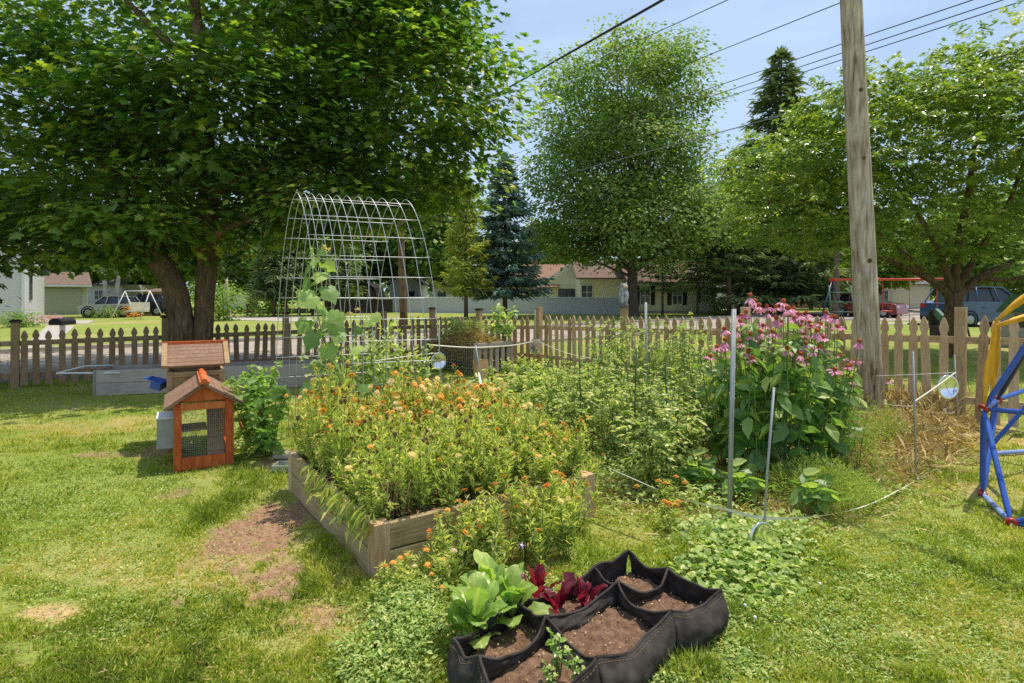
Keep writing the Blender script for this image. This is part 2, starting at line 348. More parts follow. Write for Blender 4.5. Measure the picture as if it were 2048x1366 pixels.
def spotmask(x,y):
    s=np.zeros_like(x); d=np.zeros_like(x); w=fbm(x*2.3+5,y*2.3,3)-.5; w2=fbm(x*11,y*11,11)-.5
    for px,py,rx,ry,st,k in SPOTS:
        dd=F*E/(py-HZ); cx=(px-1024)/F*dd; rxw=rx/F*dd; ryw=ry*dd*dd/(F*E)
        q=((x-cx)/rxw)**2+((y-dd)/ryw)**2
        m=np.clip(1.35-q+w*2.6+w2*2.2,0,1)*st
        if k==0: s=np.maximum(s,m)
        else: d=np.maximum(d,m)
    g=np.clip((fbm(x*.9,y*.9,21)-.52)*3.2,0,.55)*np.clip((fbm(x*4,y*4,31))*1.6,0,1)
    d=np.maximum(d,g)
    return s,d
def axis_pts(lo,a,b,hi,step):
    mid=np.arange(a,b,step); l=[a];q=step
    while l[-1]>lo: q*=1.25; l.append(l[-1]-q)
    h=[mid[-1]]; q=step
    while h[-1]<hi: q*=1.25; h.append(h[-1]+q)
    return np.concatenate([np.array(l[:0:-1]),mid,np.array(h[1:])])
xs=axis_pts(-900,-7,7,900,.05); ys=axis_pts(-300,1.2,10.5,1500,.05)
X,Y=np.meshgrid(xs,ys); x=X.ravel(); y=Y.ravel()
sm,dm=spotmask(x,y)
near=(np.abs(x)<9)&(y<14)
z=np.where(near,(fbm(x*3,y*3,41)-.5)*.025-sm*.015,0)
nx,ny=len(xs),len(ys); i=np.arange(nx-1)[None,:]+np.arange(ny-1)[:,None]*nx; i=i.ravel()
me=bpy.data.meshes.new('lawn'); nf=len(i)
me.vertices.add(len(x)); me.vertices.foreach_set('co',np.stack([x,y,z],1).astype(np.float32).ravel())
me.loops.add(nf*4); me.loops.foreach_set('vertex_index',np.stack([i,i+1,i+nx+1,i+nx],1).astype(np.int32).ravel())
me.polygons.add(nf); me.polygons.foreach_set('loop_start',(np.arange(nf)*4).astype(np.int32)); me.polygons.foreach_set('use_smooth',np.ones(nf,bool))
me.update(calc_edges=True)
a=me.attributes.new('soil','FLOAT','POINT'); a.data.foreach_set('value',sm.astype(np.float32))
a=me.attributes.new('dry','FLOAT','POINT'); a.data.foreach_set('value',dm.astype(np.float32))
m,nt,N,Lk,out=mat('lawn_ground')
n1=noise(nt,1.1,5); n2=noise(nt,28,6,rough=.75); n3=noise(nt,90,3); nbig=noise(nt,.18,4)
g=ramp(nt,n2,[(.25,(.09,.13,.02)),(.5,(.19,.25,.045)),(.75,(.32,.36,.08))])
g=mixc(nt,ramp(nt,n1,[(.35,(0,0,0)),(.7,(.5,.5,.5))]),g,(.42,.40,.14))
g=mixc(nt,ramp(nt,nbig,[(.35,(0,0,0)),(.7,(.35,.35,.35))]),g,(.22,.32,.05))
dcol=ramp(nt,n2,[(.3,(.34,.22,.10)),(.7,(.62,.46,.24))]); g=mixc(nt,attr(nt,'dry'),g,dcol)
scol=ramp(nt,n2,[(.3,(.15,.08,.05)),(.7,(.46,.28,.18))]); g=mixc(nt,attr(nt,'soil'),g,scol)
bsdf(nt,g,.95,.05,0,bump(nt,n3,.6,.02),out)
me.materials.append(m); tag(link('lawn',me),kind='structure')

# road, kerbs, drives
rd=np.array([.76,.65]); rd/=np.linalg.norm(rd); rn=np.array([-rd[1],rd[0]]); r0=np.array([-8.8,9.95])
def strip(name,mt,o0,o1,s0,s1,z0,th=0,n=60):
    mb=MB(); ss=np.linspace(s0,s1,n)
    a=np.array([r0+rd*s+rn*o0 for s in ss]); b=np.array([r0+rd*s+rn*o1 for s in ss])
    V=np.concatenate([np.c_[a,np.full(n,z0)],np.c_[b,np.full(n,z0)]]); fs=[(k,k+1,n+k+1,n+k) for k in range(n-1)]
    mb.add(V,fs)
    if th:
        for arr in (a,b):
            V=np.concatenate([np.c_[arr,np.full(n,z0)],np.c_[arr,np.full(n,z0-th)]]); mb.add(V,fs)
    return tag(mb.build(name,mt),kind='structure')
m,nt,N,Lk,out=mat('sun_bleached_asphalt'); n1=noise(nt,.8,6); n2=noise(nt,60,4); 
c=ramp(nt,n2,[(.3,(.25,.20,.165)),(.7,(.42,.35,.29))]); c=mixc(nt,ramp(nt,n1,[(.4,(0,0,0)),(.7,(.6,.6,.6))]),c,(.46,.39,.33))
v=N.new('ShaderNodeTexVoronoi'); v.feature='DISTANCE_TO_EDGE'; v.inputs['Scale'].default_value=.55; tcx=N.new('ShaderNodeTexCoord'); nz2=N.new('ShaderNodeTexNoise'); nz2.inputs['Scale'].default_value=1.5
Lk.new(tcx.outputs['Object'],nz2.inputs['Vector']); vm=N.new('ShaderNodeVectorMath'); vm.operation='ADD'; Lk.new(tcx.outputs['Object'],vm.inputs[0]); Lk.new(nz2.outputs['Color'],vm.inputs[1]); Lk.new(vm.outputs[0],v.inputs['Vector'])
ck=ramp(nt,v.outputs['Distance'],[(0,(1,1,1)),(.008,(1,1,1)),(.02,(0,0,0))]); c=mixc(nt,ck,c,(.10,.085,.075)); bsdf(nt,c,.9,.15,0,bump(nt,n2,.3,.01),out); M['road']=m
strip('road',M['road'],0,6.3,-60,150,.008)
strip('kerb',M['concrete'],-.15,0,-60,150,.10,.12); strip('kerb',M['concrete'],6.3,6.46,-60,150,.12,.14)
def sheet(name,mt,pts,z0):
    mb=MB(); mb.add([(px,py,z0) for px,py in pts],[tuple(range(len(pts)))]); return tag(mb.build(name,mt),kind='structure')
g2=lambda px,py: G(px,py)[:2]
sheet('footpath',M['concrete'],[g2(40,700),g2(105,692),g2(150,652),g2(96,650)],.012)
sheet('driveway',M['concrete'],[g2(60,648),g2(175,648),g2(190,641),g2(75,641)],.016)
sheet('gravel_drive',M['concrete'],[g2(460,640),g2(640,645),g2(610,634),g2(430,634)],.016)
sheet('side_drive',M['concrete'],[g2(1700,648),g2(2300,653),g2(2300,648),g2(1700,645)],.016)
sheet('side_road',M['road'],[g2(1640,641),g2(2400,648),g2(2400,622),g2(1660,619)],.014)

# ================================================================== FENCES
def picket_mesh(name,mt,h,w=.09,t=.02):
    pr=[(w/2,0),(w/2,h*.80),(w*.34,h*.825),(w*.34,h*.84),(w*.5,h*.87),(w*.5,h*.90),(w*.33,h*.955),(w*.12,h*.99),(0,h)]
    poly=[(x,0,z) for x,z in pr]+[(-x,0,z) for x,z in pr[-2::-1]]
    mb=MB(); mb.prism(poly,(0,t,0),0,random.random()); return mb.mesh(name,mt)
def fence(label,pts,posts,h0,h1,ph0,ph1,pitch,mw,mr,cap=False):
    a=np.array(pts[0]); b=np.array(pts[1]); L=np.linalg.norm(b-a); d=(b-a)/L; ang=math.atan2(d[1],d[0])
    root=thing('picket_fence',label,'fence',(a[0],a[1],0),ang)
    pm=[picket_mesh('picket',mw,1.,) for _ in range(6)]
    n=int(L/pitch)
    for k in range(n):
        f=(k+.5)/n
        if any(abs(f-p)*L<.09 for p in posts): continue
        o=link('picket',random.choice(pm),root,loc=(f*L+random.gauss(0,.006),-.045,.04),rot=(random.gauss(0,.012),random.gauss(0,.018),random.gauss(0,.05)),scl=(1,1,h0+(h1-h0)*f-.04+random.gauss(0,.011)))
    for z in (.22,.78):
        pp=sorted([0]+[p for p in posts if 0<p<1]+[1])
        for u,v in zip(pp[:-1],pp[1:]):
            hu=(h0+(h1-h0)*u)*z; hv=(h0+(h1-h0)*v)*z; mb=MB(); Lr=(v-u)*L
            mb.box((0,0,0),(Lr-.1,.035,.08),tint=random.random()); mb.build('rail',mr,root,loc=((u+v)/2*L,0,(hu+hv)/2),rot=(0,-math.atan2(hv-hu,Lr),0))
    for p in posts:
        hh=ph0+(ph1-ph0)*p; mb=MB(); mb.box((0,0,hh/2),(.105,.105,hh),tint=random.random())
        po=mb.build('post',mw,root,loc=(p*L,0,0),rot=(random.gauss(0,.006),random.gauss(0,.006),0))
        if cap:
            mb=MB(); mb.box((0,0,hh+.012),(.15,.15,.024)); mb.box((0,0,hh+.034),(.11,.11,.02)); mb.build('cap',M['darkwood'],po)
    return root,ang
A=(-7.97,9.3); B=(-1.81,13.5); D=(.56,12.08); Ee=(5.25,6.8)
A0=(A[0]-1.71*1.5,A[1]-1.17*1.5)
Lf=math.dist(A0,B); st=math.hypot(1.71,1.17)
posts=[(1.5+k)*st/Lf for k in range(4)]+[.995,.5*st/Lf]
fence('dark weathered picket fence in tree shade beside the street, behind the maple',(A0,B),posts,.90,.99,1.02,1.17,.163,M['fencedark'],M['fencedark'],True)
fence('short run of picket fence behind the compost bin',(B,D),[.455],.99,1.06,1.13,1.2,.15,M['fence'],M['railwood'],True)
E2=(Ee[0]+.888*.664*1.0,Ee[1]-.888*.7477*1.0)
Lr=math.dist(D,E2)
fence('long tan picket fence running behind the vegetable patch to the yellow straps',(D,E2),[0,2.19/Lr,4.45/Lr,7.06/Lr],1.06,1.27,1.25,1.37,.158,M['fence'],M['railwood'],False)
# far grey board fence
def board_fence(name,label,p0,p1,h,mt,cap=True):
    a=np.array(p0[:2]);b=np.array(p1[:2]);L=np.linalg.norm(b-a);ang=math.atan2(b[1]-a[1],b[0]-a[0])
    r=thing(name,label,'fence',(a[0],a[1],0),ang); mb=MB(); mb.box((L/2,0,h/2),(L,.06,h)); mb.build('board_panel',mt,r)
    mb=MB(); mb.box((L/2,0,h+.04),(L,.12,.08)); mb.build('top_rail',M['white'],r); return r
board_fence('board_fence','long pale grey board fence with white top rail in front of the cream houses',Z(785,50),Z(1262,44),1.26,M['planks'])
board_fence('board_fence','dark brown board fence under the black barn roof',Z(655,46),Z(785,49),1.15,M['darkwood'])

# ================================================================== TREES
def crown_into(mb,lobes,ncl,lpc,size,tmpl,cr=.5,flat=.45,shell=.5,seed=0,mode='spray',zmin=None,upw=.8,tb=0,mi=0,cv=.15,nn=.36):
    g=np.random.default_rng(seed); lobes=np.array(lobes,float)
    area=(lobes[:,3]*lobes[:,4]*lobes[:,5])**(2/3.); cnt=(ncl*area/area.sum()).astype(int)
    cs=[];os_=[]
    for l,c in zip(lobes,cnt):
        d=norm(g.normal(0,1,(c,3))); rad=shell+(1-shell)*g.random(c)**.6
        ph=np.sin(d[:,0]*5+d[:,2]*4+seed)*np.cos(d[:,1]*6+d[:,2]*3)*.16+g.normal(0,.09,c)
        rad=rad*(1+ph); cs.append(l[:3]+d*l[3:]*rad[:,None]); os_.append(norm(d*l[3:]*rad[:,None]))
    cs=np.concatenate(cs);os_=np.concatenate(os_)
    # drop clusters deep inside any lobe
    keep=np.ones(len(cs),bool)
    for l in lobes:
        q=(((cs-l[:3])/l[3:])**2).sum(1); keep&=~((q<.22)&(g.random(len(cs))<.75))
    if zmin is not None: keep&=cs[:,2]>zmin
    cs=cs[keep];os_=os_[keep]; n=len(cs)
    ct=g.normal(.42+tb,cv,n)+os_[:,2]*.1
    idx=np.repeat(np.arange(n),lpc); N=len(idx); c=cs[idx];o=os_[idx]
    if mode=='spray':
        off=np.clip(g.normal(0,1,(N,3)),-1.7,1.7)*np.array([cr,cr,cr*flat]); pos=c+off
        hor=off.copy(); hor[:,2]*=.3; axis=norm(hor)+.5*o+g.normal(0,.35,(N,3))+np.array([0,0,-.45])
        nr=np.array([0,0,upw])+.5*o+g.normal(0,nn,(N,3))
    else:
        sd_=os_+g.normal(0,.35,(n,3)); sd_[:,2]=np.abs(sd_[:,2])*.4+.15; sd_=norm(sd_)[idx]
        t=g.random(N); pos=c+sd_*(t*cr*2)[:,None]+np.array([0,0,-1.])*(t**2*cr*.75)[:,None]+g.normal(0,.05*cr,(N,3))
        side=norm(np.cross(sd_,np.array([0,0,1.])))*np.where(g.random(N)<.5,1,-1)[:,None]
        axis=side*.8+sd_*.6+np.array([0,0,-.5])+g.normal(0,.25,(N,3)); nr=np.array([0,0,1.])+g.normal(0,.35,(N,3))
    sz=size*g.uniform(.5,1.3,N)
    place(mb,tmpl,pos,axis,nr,sz,np.clip(ct[idx]+g.normal(0,.12,N),0,1),mi)
    return cs
def sublobes(lobes,n,r0,r1,seed,k_=.75):
    g=np.random.default_rng(seed); L=np.array(lobes,float); a=L[:,3]*L[:,5]; out=[]
    for i in range(n):
        l=L[g.choice(len(L),p=a/a.sum())]; d=norm(g.normal(0,1,3)); r=g.uniform(r0,r1); c=l[:3]+d*np.maximum(l[3:]-r*k_,0.1)*g.uniform(.75,1.12); out.append((*c,r*g.uniform(.9,1.3),r*g.uniform(.9,1.2),r*g.uniform(.6,.9)))
    return out
def limbs_to(mb,origin,targets,r0,n=7,sides=5):
    o=np.array(origin)
    for t in targets:
        t=np.array(t); mid=(o+t)/2+rv(1,.25)[0]*np.linalg.norm(t-o)*.12+np.array([0,0,-.05*np.linalg.norm(t-o)])
        s=np.linspace(0,1,n)[:,None]; pts=(1-s)**2*o+2*s*(1-s)*mid+s*s*t
        mb.tube(pts,r0*(1-np.linspace(0,1,n)*.85),sides)
def pathpts(lst,k=4):
    p=np.array(lst,float); out=[]
    for i in range(len(p)-1):
        p0=p[max(i-1,0)];p1=p[i];p2=p[i+1];p3=p[min(i+2,len(p)-1)]
        for t in np.linspace(0,1,k,endpoint=False): out.append(.5*((2*p1)+(-p0+p2)*t+(2*p0-5*p1+4*p2-p3)*t*t+(-p0+3*p1-3*p2+p3)*t**3))
    out.append(p[-1]); return np.array(out)

# --- main maple
tx=thing('maple_tree','huge dark green maple with twin trunks standing inside the yard behind the rabbit hutch','tree',(-5.66,10.2,0))
def W(o,p): return np.array(p)-np.array(o)
o0=(-5.66,10.2,0)
def branch(name,pxs,d,r0,r1,mt,root,org,sides=10,lump=.12):
    pts=[W(org,P(px,py,d if np.isscalar(d) else d[i])) for i,(px,py) in enumerate(pxs)]
    pp=pathpts(pts); mb=MB(); mb.tube(pp,np.linspace(r0,r1,len(pp)),sides,lump=lump); return mb.build(name,mt,root)
pts=[(367,790),(364,740),(362,660),(358,610),(340,560),(305,500),(262,420),(215,330),(190,220)]
pp=pathpts([W(o0,P(a_,b_,10.2)) for a_,b_ in pts]); rr=np.interp(np.linspace(0,1,len(pp)),[0,.1,.25,.45,.7,1],[.28,.225,.2,.2,.14,.07])
mb=MB(); mb.tube(pp,rr,16,lump=.1); mb.build('trunk',M['bark'],tx)
pts=[(398,790),(403,740),(405,680),(410,600),(415,520),(418,420),(412,300),(405,180),(395,60),(380,-80)]
pp=pathpts([W(o0,P(a_,b_,10.35)) for a_,b_ in pts]); rr=np.interp(np.linspace(0,1,len(pp)),[0,.1,.25,.5,.7,1],[.25,.19,.165,.155,.14,.07])
mb=MB(); mb.tube(pp,rr,16,lump=.08); mb.build('trunk',M['bark'],tx)
for b_ in ([(416,400),(440,380),(490,350),(540,335)],[(412,330),(380,250),(340,220),(280,190)],[(310,505),(240,470),(150,440),(60,430)],[(405,160),(330,80),(250,0)],[(420,480),(450,460),(500,440)]):
    branch('branch',b_,[10.2,10.0,9.8,9.7,9.6][:len(b_)],.12,.03,M['bark'],tx,o0,7,.05)
lob=[(-5.9,12.2,6.2,5.2,3.3,3.6),(-2.1,11.6,5.1,1.85,2.2,2.2),(-7.1,10.7,3.1,2.6,1.6,1.15),(-3.9,11.2,3.35,2.0,1.7,1.0),(-9.6,10.6,4.3,2.5,2.3,2.6),(-4.5,12.2,9.2,4.0,3.2,3.2),(-2.7,11.7,7.8,1.9,2.,2.2),(-2.5,12.3,4.0,1.9,1.7,1.25),(-10.2,10.2,2.6,1.5,1.3,1.1),(-5.2,10.4,4.7,3.0,1.5,1.2),(-6.3,9.6,2.95,1.9,.8,.6),(-5.3,9.7,4.6,2.5,.9,1.2),(-3.6,10.3,3.4,1.6,.9,.7)]
lob=[tuple(np.array(l)-np.array([o0[0],o0[1],0,0,0,0])) for l in lob]
lob=lob[:]+sublobes(lob,44,.7,1.2,9)
mb=MB(); cs=crown_into(mb,lob,2500,34,.142,MAPLE,.42,.2,.6,3,upw=1.1,cv=.2,nn=.27)
mb.build('crown',M['maple'],tx)
mb=MB(); g=np.random.default_rng(5)
for c in cs[g.choice(len(cs),130,replace=False)]:
    t=c; base=np.array([W(o0,P(415,400-min(400,max(0,(c[2]-3)*70)),10.3))[k] for k in range(3)]); base=base+(t-base)*.35
    if np.linalg.norm(t-base)>2.4: continue
    limbs_to(mb,base,[t],.028,6,4)
mb.build('twigs',M['bark'],tx)

def make_tree(name,label,loc,H,lobes,ncl,lpc,size,tmpl,leaf,bark,tr,seed,mode='spray',cr=.8,group=None,trunk_top=None,forks=6,zmin=None,tb=0,flat=.5):
    r=thing(name,label,'tree',loc,0,group)
    top=np.array(trunk_top or (0,0,H*.55)); pp=pathpts([(0,0,-.1),(0,0,top[2]*.12),tuple(top*.5+rv(1,.05)[0]*[1,1,0]),tuple(top)])
    mb=MB(); mb.tube(pp,np.interp(np.linspace(0,1,len(pp)),[0,.12,1],[tr*1.5,tr,tr*.5]),10,lump=.08)
    mc=MB(); cs=crown_into(mc,lobes,ncl,lpc,size,tmpl,cr,flat,.5,seed,mode,zmin,tb=tb)
    g=np.random.default_rng(seed+1)
    for c in cs[g.choice(len(cs),min(len(cs),forks*6),replace=False)]:
        f=g.uniform(.25,.95); limbs_to(mb,top*f,[c],tr*.28*(1.1-f*.5),6,5)
    mb.build('trunk',bark,r); mc.build('crown',leaf,r); return r
# big maple across the street
MAP2=[(-2.9,0,14.8,3.3,3.6,4.0),(1.9,.4,15.4,3.4,3.6,4.0),(-.5,-.6,16.2,3.4,3.4,4.0),(-.3,0,11.8,6.5,4.8,3.4),(-.6,0,9.0,6.5,5.2,3.6),(2.4,-1,7.4,4.1,4.2,3.0),(-3.4,-1,6.4,4.0,3.8,2.5),(-.2,-2,6.0,5.2,4.2,2.4)]
make_tree('maple_tree','tall rounded light topped maple across the street standing before the cream house with dark shutters',Z(1265,42),20,
  MAP2+sublobes(MAP2,80,1.1,2.0,12,.35),1150,74,.25,QUAD,M['tree_far'],M['bark2'],.45,11,cr=.85,trunk_top=(0,0,11),forks=18,flat=.42,tb=.10)
# cherry on the right
o1=Z(1912,14.0)
r=thing('cherry_tree','broad arching tree with drooping leaves behind the fence, before the blue car','tree',o1)
pp=pathpts([W(o1,P(1912,720,14)),W(o1,P(1910,660,14)),W(o1,P(1908,620,14)),W(o1,P(1906,585,14))]); mb=MB(); mb.tube(pp,np.linspace(.22,.17,len(pp)),12,lump=.12); mb.build('trunk',M['bark'],r)
for b_,r_ in (([(1905,600),(1870,565),(1810,535),(1740,505),(1660,470)],.11),([(1905,590),(1885,520),(1850,450),(1800,380),(1740,300)],.10),([(1908,590),(1915,500),(1935,400),(1950,280),(1960,200)],.12),([(1910,595),(1960,555),(2030,520),(2100,470)],.12),([(1908,588),(1960,500),(2020,400),(2060,280)],.10),([(1870,565),(1800,500),(1700,430),(1600,400)],.06),([(1960,555),(2020,560),(2080,540)],.07)):
    branch('branch',b_,[14,13.9,13.8,13.6,13.5],r_,.025,M['bark'],r,o1,7,.05)
lob=[(10.57,14,4.7,3.6,2.8,2.4),(12.7,14,5.85,3.,2.8,2.3),(8.64,13.5,4.9,2.1,2.2,1.65),(6.95,13.6,3.6,1.35,1.8,1.35),(8.9,13.6,3.0,2.2,2.2,.9),(6.2,13.4,4.3,.9,1.2,.9)]
lob=[tuple(np.array(l)-np.array([o1[0],o1[1],0,0,0,0])) for l in lob]
lob=lob+sublobes(lob,40,.5,1.0,22)
mb=MB(); crown_into(mb,lob,3700,26,.13,OVAL,.42,.4,.55,21,'shoot',zmin=1.9)
# widen the narrow template a little for this leaf
mb.build('crown',M['cherry'],r)
# --- conifers
def conifer(H,rad,z0,whorls,per,twigs,tl,seed,droop=.25,tw=.5):
    g=np.random.default_rng(seed); mb=MB(); mt=MB()
    mt.tube([(0,0,-.1),(0,0,H*.5),(0,0,H*.98)],[H*.016,H*.010,.03],8)
    ps=[];ax=[];nr=[];ti=[]
    for k in range(whorls):
        f=(k+g.random()*.6)/whorls; z=z0+(H-z0)*f; R_=rad*(1-f)**.85+.12
        for j in range(per):
            a=g.random()*6.28; L=R_*g.uniform(.6,1.12); d=np.array([math.cos(a),math.sin(a),0]); side=np.array([-d[1],d[0],0])
            if g.random()<.3: mt.tube([(0,0,z),tuple(d*L*.6+np.array([0,0,z-droop*L*.3]))],[.04,.015],4)
            n=max(5,int(twigs*L/rad)); t=g.random(n)**.7; s=np.where(g.random(n)<.5,1,-1)
            zz=z-droop*L*t+ .22*L*t**2.5
            base=d*(L*t)[:,None]; base[:,2]=zz
            base+=side*(s*L*.22*(1-t)*g.random(n))[:,None]
            ps.append(base+g.normal(0,.05,(n,3))); ax.append(d*.8+side*(s*.7)[:,None]+np.array([0,0,-.15])+g.normal(0,.25,(n,3))); nr.append(np.array([0,0,1.])+g.normal(0,.3,(n,3)))
            ti.append(np.clip(g.normal(.42,.12)+(t-.5)*.25+g.normal(0,.1,n),0,1))
    ps=np.concatenate(ps);n=len(ps)
    place(mb,LANCE,ps,np.concatenate(ax),np.concatenate(nr),tl*g.uniform(.6,1.3,n),np.concatenate(ti),wid=np.full(n,tw))
    # leader
    place(mb,LANCE,np.repeat([[0,0,H*.97]],30,0)+g.normal(0,.05,(30,3)),np.array([0,0,1.])+g.normal(0,.3,(30,3)),uv(30),np.full(30,tl*1.2),np.full(30,.6),wid=np.full(30,tw))
    return mt,mb
def conifer_tree(name,label,loc,*a,leaf='spruce',group=None,**k):
    r=thing(name,label,'tree',loc,0,group); mt,mb=conifer(*a,**k); mt.build('trunk',M['bark2'],r); mb.build('crown',M[leaf],r); return r
conifer_tree('spruce_tree','very tall narrow spruce with a pointed top between the rounded maple and the utility pole',Z(1562,45),20.5,6.4,1.5,44,12,80,.8,31,leaf='spruce_green',tw=1.0,droop=.32)
conifer_tree('spruce_tree','blue grey spruce standing in front of the pale board fence',Z(1010,38),10.6,2.9,1.6,30,11,60,.55,32,leaf='spruce',droop=.2,tw=1.0)
conifer_tree('pine_tree','light green loose young pine left of the blue grey spruce',Z(932,36),8.6,1.7,1.4,18,8,40,.5,33,leaf='pine',droop=-.2,tw=.8)
conifer_tree('spruce_tree','sparse small spruce leaning before the shuttered windows of the cream house',Z(1325,43),6.5,2.6,1.9,12,8,30,.5,34,leaf='spruce_green',droop=.1,tw=.9)
conifer_tree('spruce_tree','thin bare-branched spruce at the right corner of the cream house',Z(1395,44),6.0,2.2,2.0,10,7,26,.5,35,leaf='spruce_green',droop=.3,tw=.9)
conifer_tree('spruce_tree','dark spruce with a bare lower trunk right of the cream house',Z(1458,42),11,3.0,3.2,24,9,45,.6,36,leaf='spruce_green',droop=.35,tw=1.)
conifer_tree('spruce_tree','dark spruce behind the coneflowers, left of the red swing frame',Z(1500,55),12,3.6,2.6,24,9,45,.7,37,leaf='spruce_green',droop=.35,tw=1.)

# --- generic trees beyond (two growth forms, each tree its own size)
def proto(seed,leafm,lobes,ncl=420,lpc=26,size=.42,H=10,tr=.22):
    return make_tree('tree','x',(0,-60,0),H,lobes,ncl,lpc,size,QUAD,leafm,M['bark2'],tr,seed,cr=.6,forks=4)
pA=proto(51,M['tree_light'],[(0,0,6.2,3.4,3.4,3.2),(1.6,.5,4.2,2.4,2.4,1.8),(-1.8,-.3,4.4,2.4,2.4,1.9),(0,0,8.6,2,2,1.8)])
pB=proto(52,M['tree_far'],[(0,0,5.2,3.6,3.4,3.4),(-1.5,.4,7.4,2.3,2.3,2.1),(2.0,-.4,4.0,2.2,2.2,2.2),(-2.3,0,3.6,2.0,2.,1.8)])
spec=[ # px,d,scale,proto,label
 (20,48,1.25,'B','dark rounded tree rising behind the white sided house on the far left'),
 (150,62,1.15,'A','bright tree behind the tan garage'),
 (255,66,1.1,'B','green tree behind the parked pickup and the birch'),
 (335,60,1.2,'A','light green tree behind the orange shed'),
 (470,70,1.2,'A','light green tree behind the white trailer'),
 (545,60,1.15,'B','dark tree right of the leaning thin pole'),
 (620,52,1.1,'B','dark green tree seen through the left half of the wire arch'),
 (700,62,1.35,'B','tall dark tree behind the black barn roof'),
 (790,66,1.4,'A','bright tree behind the brown pole seen through the wire arch'),
 (870,58,1.35,'A','tall light green tree left of the young pine'),
 (1090,75,1.0,'A','hazy tree between the blue grey spruce and the rounded maple'),
 (1150,90,1.0,'B','low distant tree behind the red-brown roof of the gabled house'),
 (1420,75,1.2,'B','dark tree behind the right edge of the rounded maple'),
 (1510,80,1.2,'B','dark tree behind the base of the tall spruce'),
 (1622,60,.95,'A','light green tree just behind the left end of the red swing beam'),
 (1675,80,1.3,'B','dense tree behind the red swing beam'),
 (1760,58,1.0,'A','bright tree above the maroon car'),
 (1850,75,1.3,'B','dense tree behind the right end of the swing frame'),
 (1950,50,1.0,'A','light tree behind the blue car'),
 (2040,60,1.3,'B','large dark tree at the far right edge')]
used={'A':False,'B':False}
for px,d,sc,k,lb in spec:
    p_={'A':pA,'B':pB}[k]; o=p_ if not used[k] else dup(p_); used[k]=True
    o.location=Z(px,d); o.rotation_euler=(0,0,random.random()*6.28); o.scale=(sc*random.uniform(.9,1.1),sc,sc*random.uniform(.95,1.1)); o['label']=lb; o['category']='tree'
# dark hedge row of arborvitae seen behind the wire arch
def hedge_tree(lb,px,d,h,w_,first=[None]):
    if first[0] is None:
        r=thing('cedar_tree','x','tree'); mt,mb=conifer(6,1.3,.9,26,9,26,.45,61,droop=-.1,tw=1.3); mt.build('trunk',M['bark2'],r); mb.build('crown',M['spruce_green'],r); first[0]=r; o=r
    else: o=dup(first[0])
    o.location=Z(px,d); o.scale=(w_,w_,h/6); o.rotation_euler=(0,0,random.random()*6); o['label']=lb; o['group']='dark cedars in a row left of the barn'; return o
for k,px in enumerate((548,572,598,625,652,680)): hedge_tree('dark cedar with a bare stem in the row left of the black barn',px,40+k*.7,7.5+random.random(),1.15)
# tall shrub masses hiding the horizon far off
mb=MB(); g=np.random.default_rng(77); lb_=[]
for k in range(90):
    a_=-1.05+2.1*k/89; d=120+g.random()*30; lb_.append((math.sin(a_)*d*1.3,d*math.cos(a_)+20,3.5+g.random()*3,6.5,3,4.5+g.random()*3.5))
crown_into(mb,lb_,2600,14,1.3,QUAD,1.6,.6,.7,78); tag(mb.build('distant_woods',M['tree_far']),'hazy belt of trees closing the view behind the houses','woods',kind='stuff')
# birch
r=thing('birch_tree','white barked birch with two stems beside the parked pickup on the left','tree',Z(222,40))
for dx in (-.45,.5):
    mb=MB(); mb.tube(pathpts([(0+dx*.3,0,0),(dx*.7,0,1.5),(dx*1.2,0,3.5),(dx*1.5,0,6.5)]),[.16]*5+[.13]*4+[.07]*4,8); mb.build('trunk',M['birch'],r)
mb=MB(); crown_into(mb,[(0,0,5.6,2.4,2,2.2),(1.,0,4.2,1.4,1.4,1.1)],240,20,.2,QUAD,.45,.6,.4,81,tb=.25); mb.build('crown',M['tree_light'],r)
# small bushes far
def bush(name,label,loc,rx,rz,mt,n=120,size=.12,seed=1,lpc=16,tmpl=OVAL,mode='spray'):
    r=thing(name,label,'shrub',loc); mb=MB(); crown_into(mb,[(0,0,rz*.8,rx,rx,rz)],n,lpc,size,tmpl,rx*.22,.7,.35,seed,mode,zmin=.02); mb.build('foliage',mt,r)
    mb=MB()
    for k in range(5): mb.tube([(0,0,0),(random.gauss(0,rx*.3),random.gauss(0,rx*.3),rz*1.1)],[.02,.008],5)
    mb.build('stems',M['drystem'],r); return r
bush('garden_shrub','rounded shrub at the right corner of the cream house',Z(1442,44),1.0,.55,M['tree_light'],60,.2,91)
bush('garden_shrub','rounded shrub under the window of the distant house',Z(1492,50),1.2,.6,M['tree_light'],60,.2,92)
bush('garden_shrub','leafy bush with red-brown stems right of the twin trunks',Z(438,34),1.3,1.3,M['tree_light'],110,.2,93)
bush('garden_shrub','bushy shrub right of the white trailer',Z(535,42),1.6,1.1,M['tree_light'],90,.25,94)
bush('flower_shrub','low flower bed shrub at the foot of the birch',Z(215,38),.9,.35,M['tree_far'],50,.15,95)
bush('flower_shrub','low shrub at the corner of the white sided house',Z(45,27),.8,.4,M['tree_light'],50,.15,96)

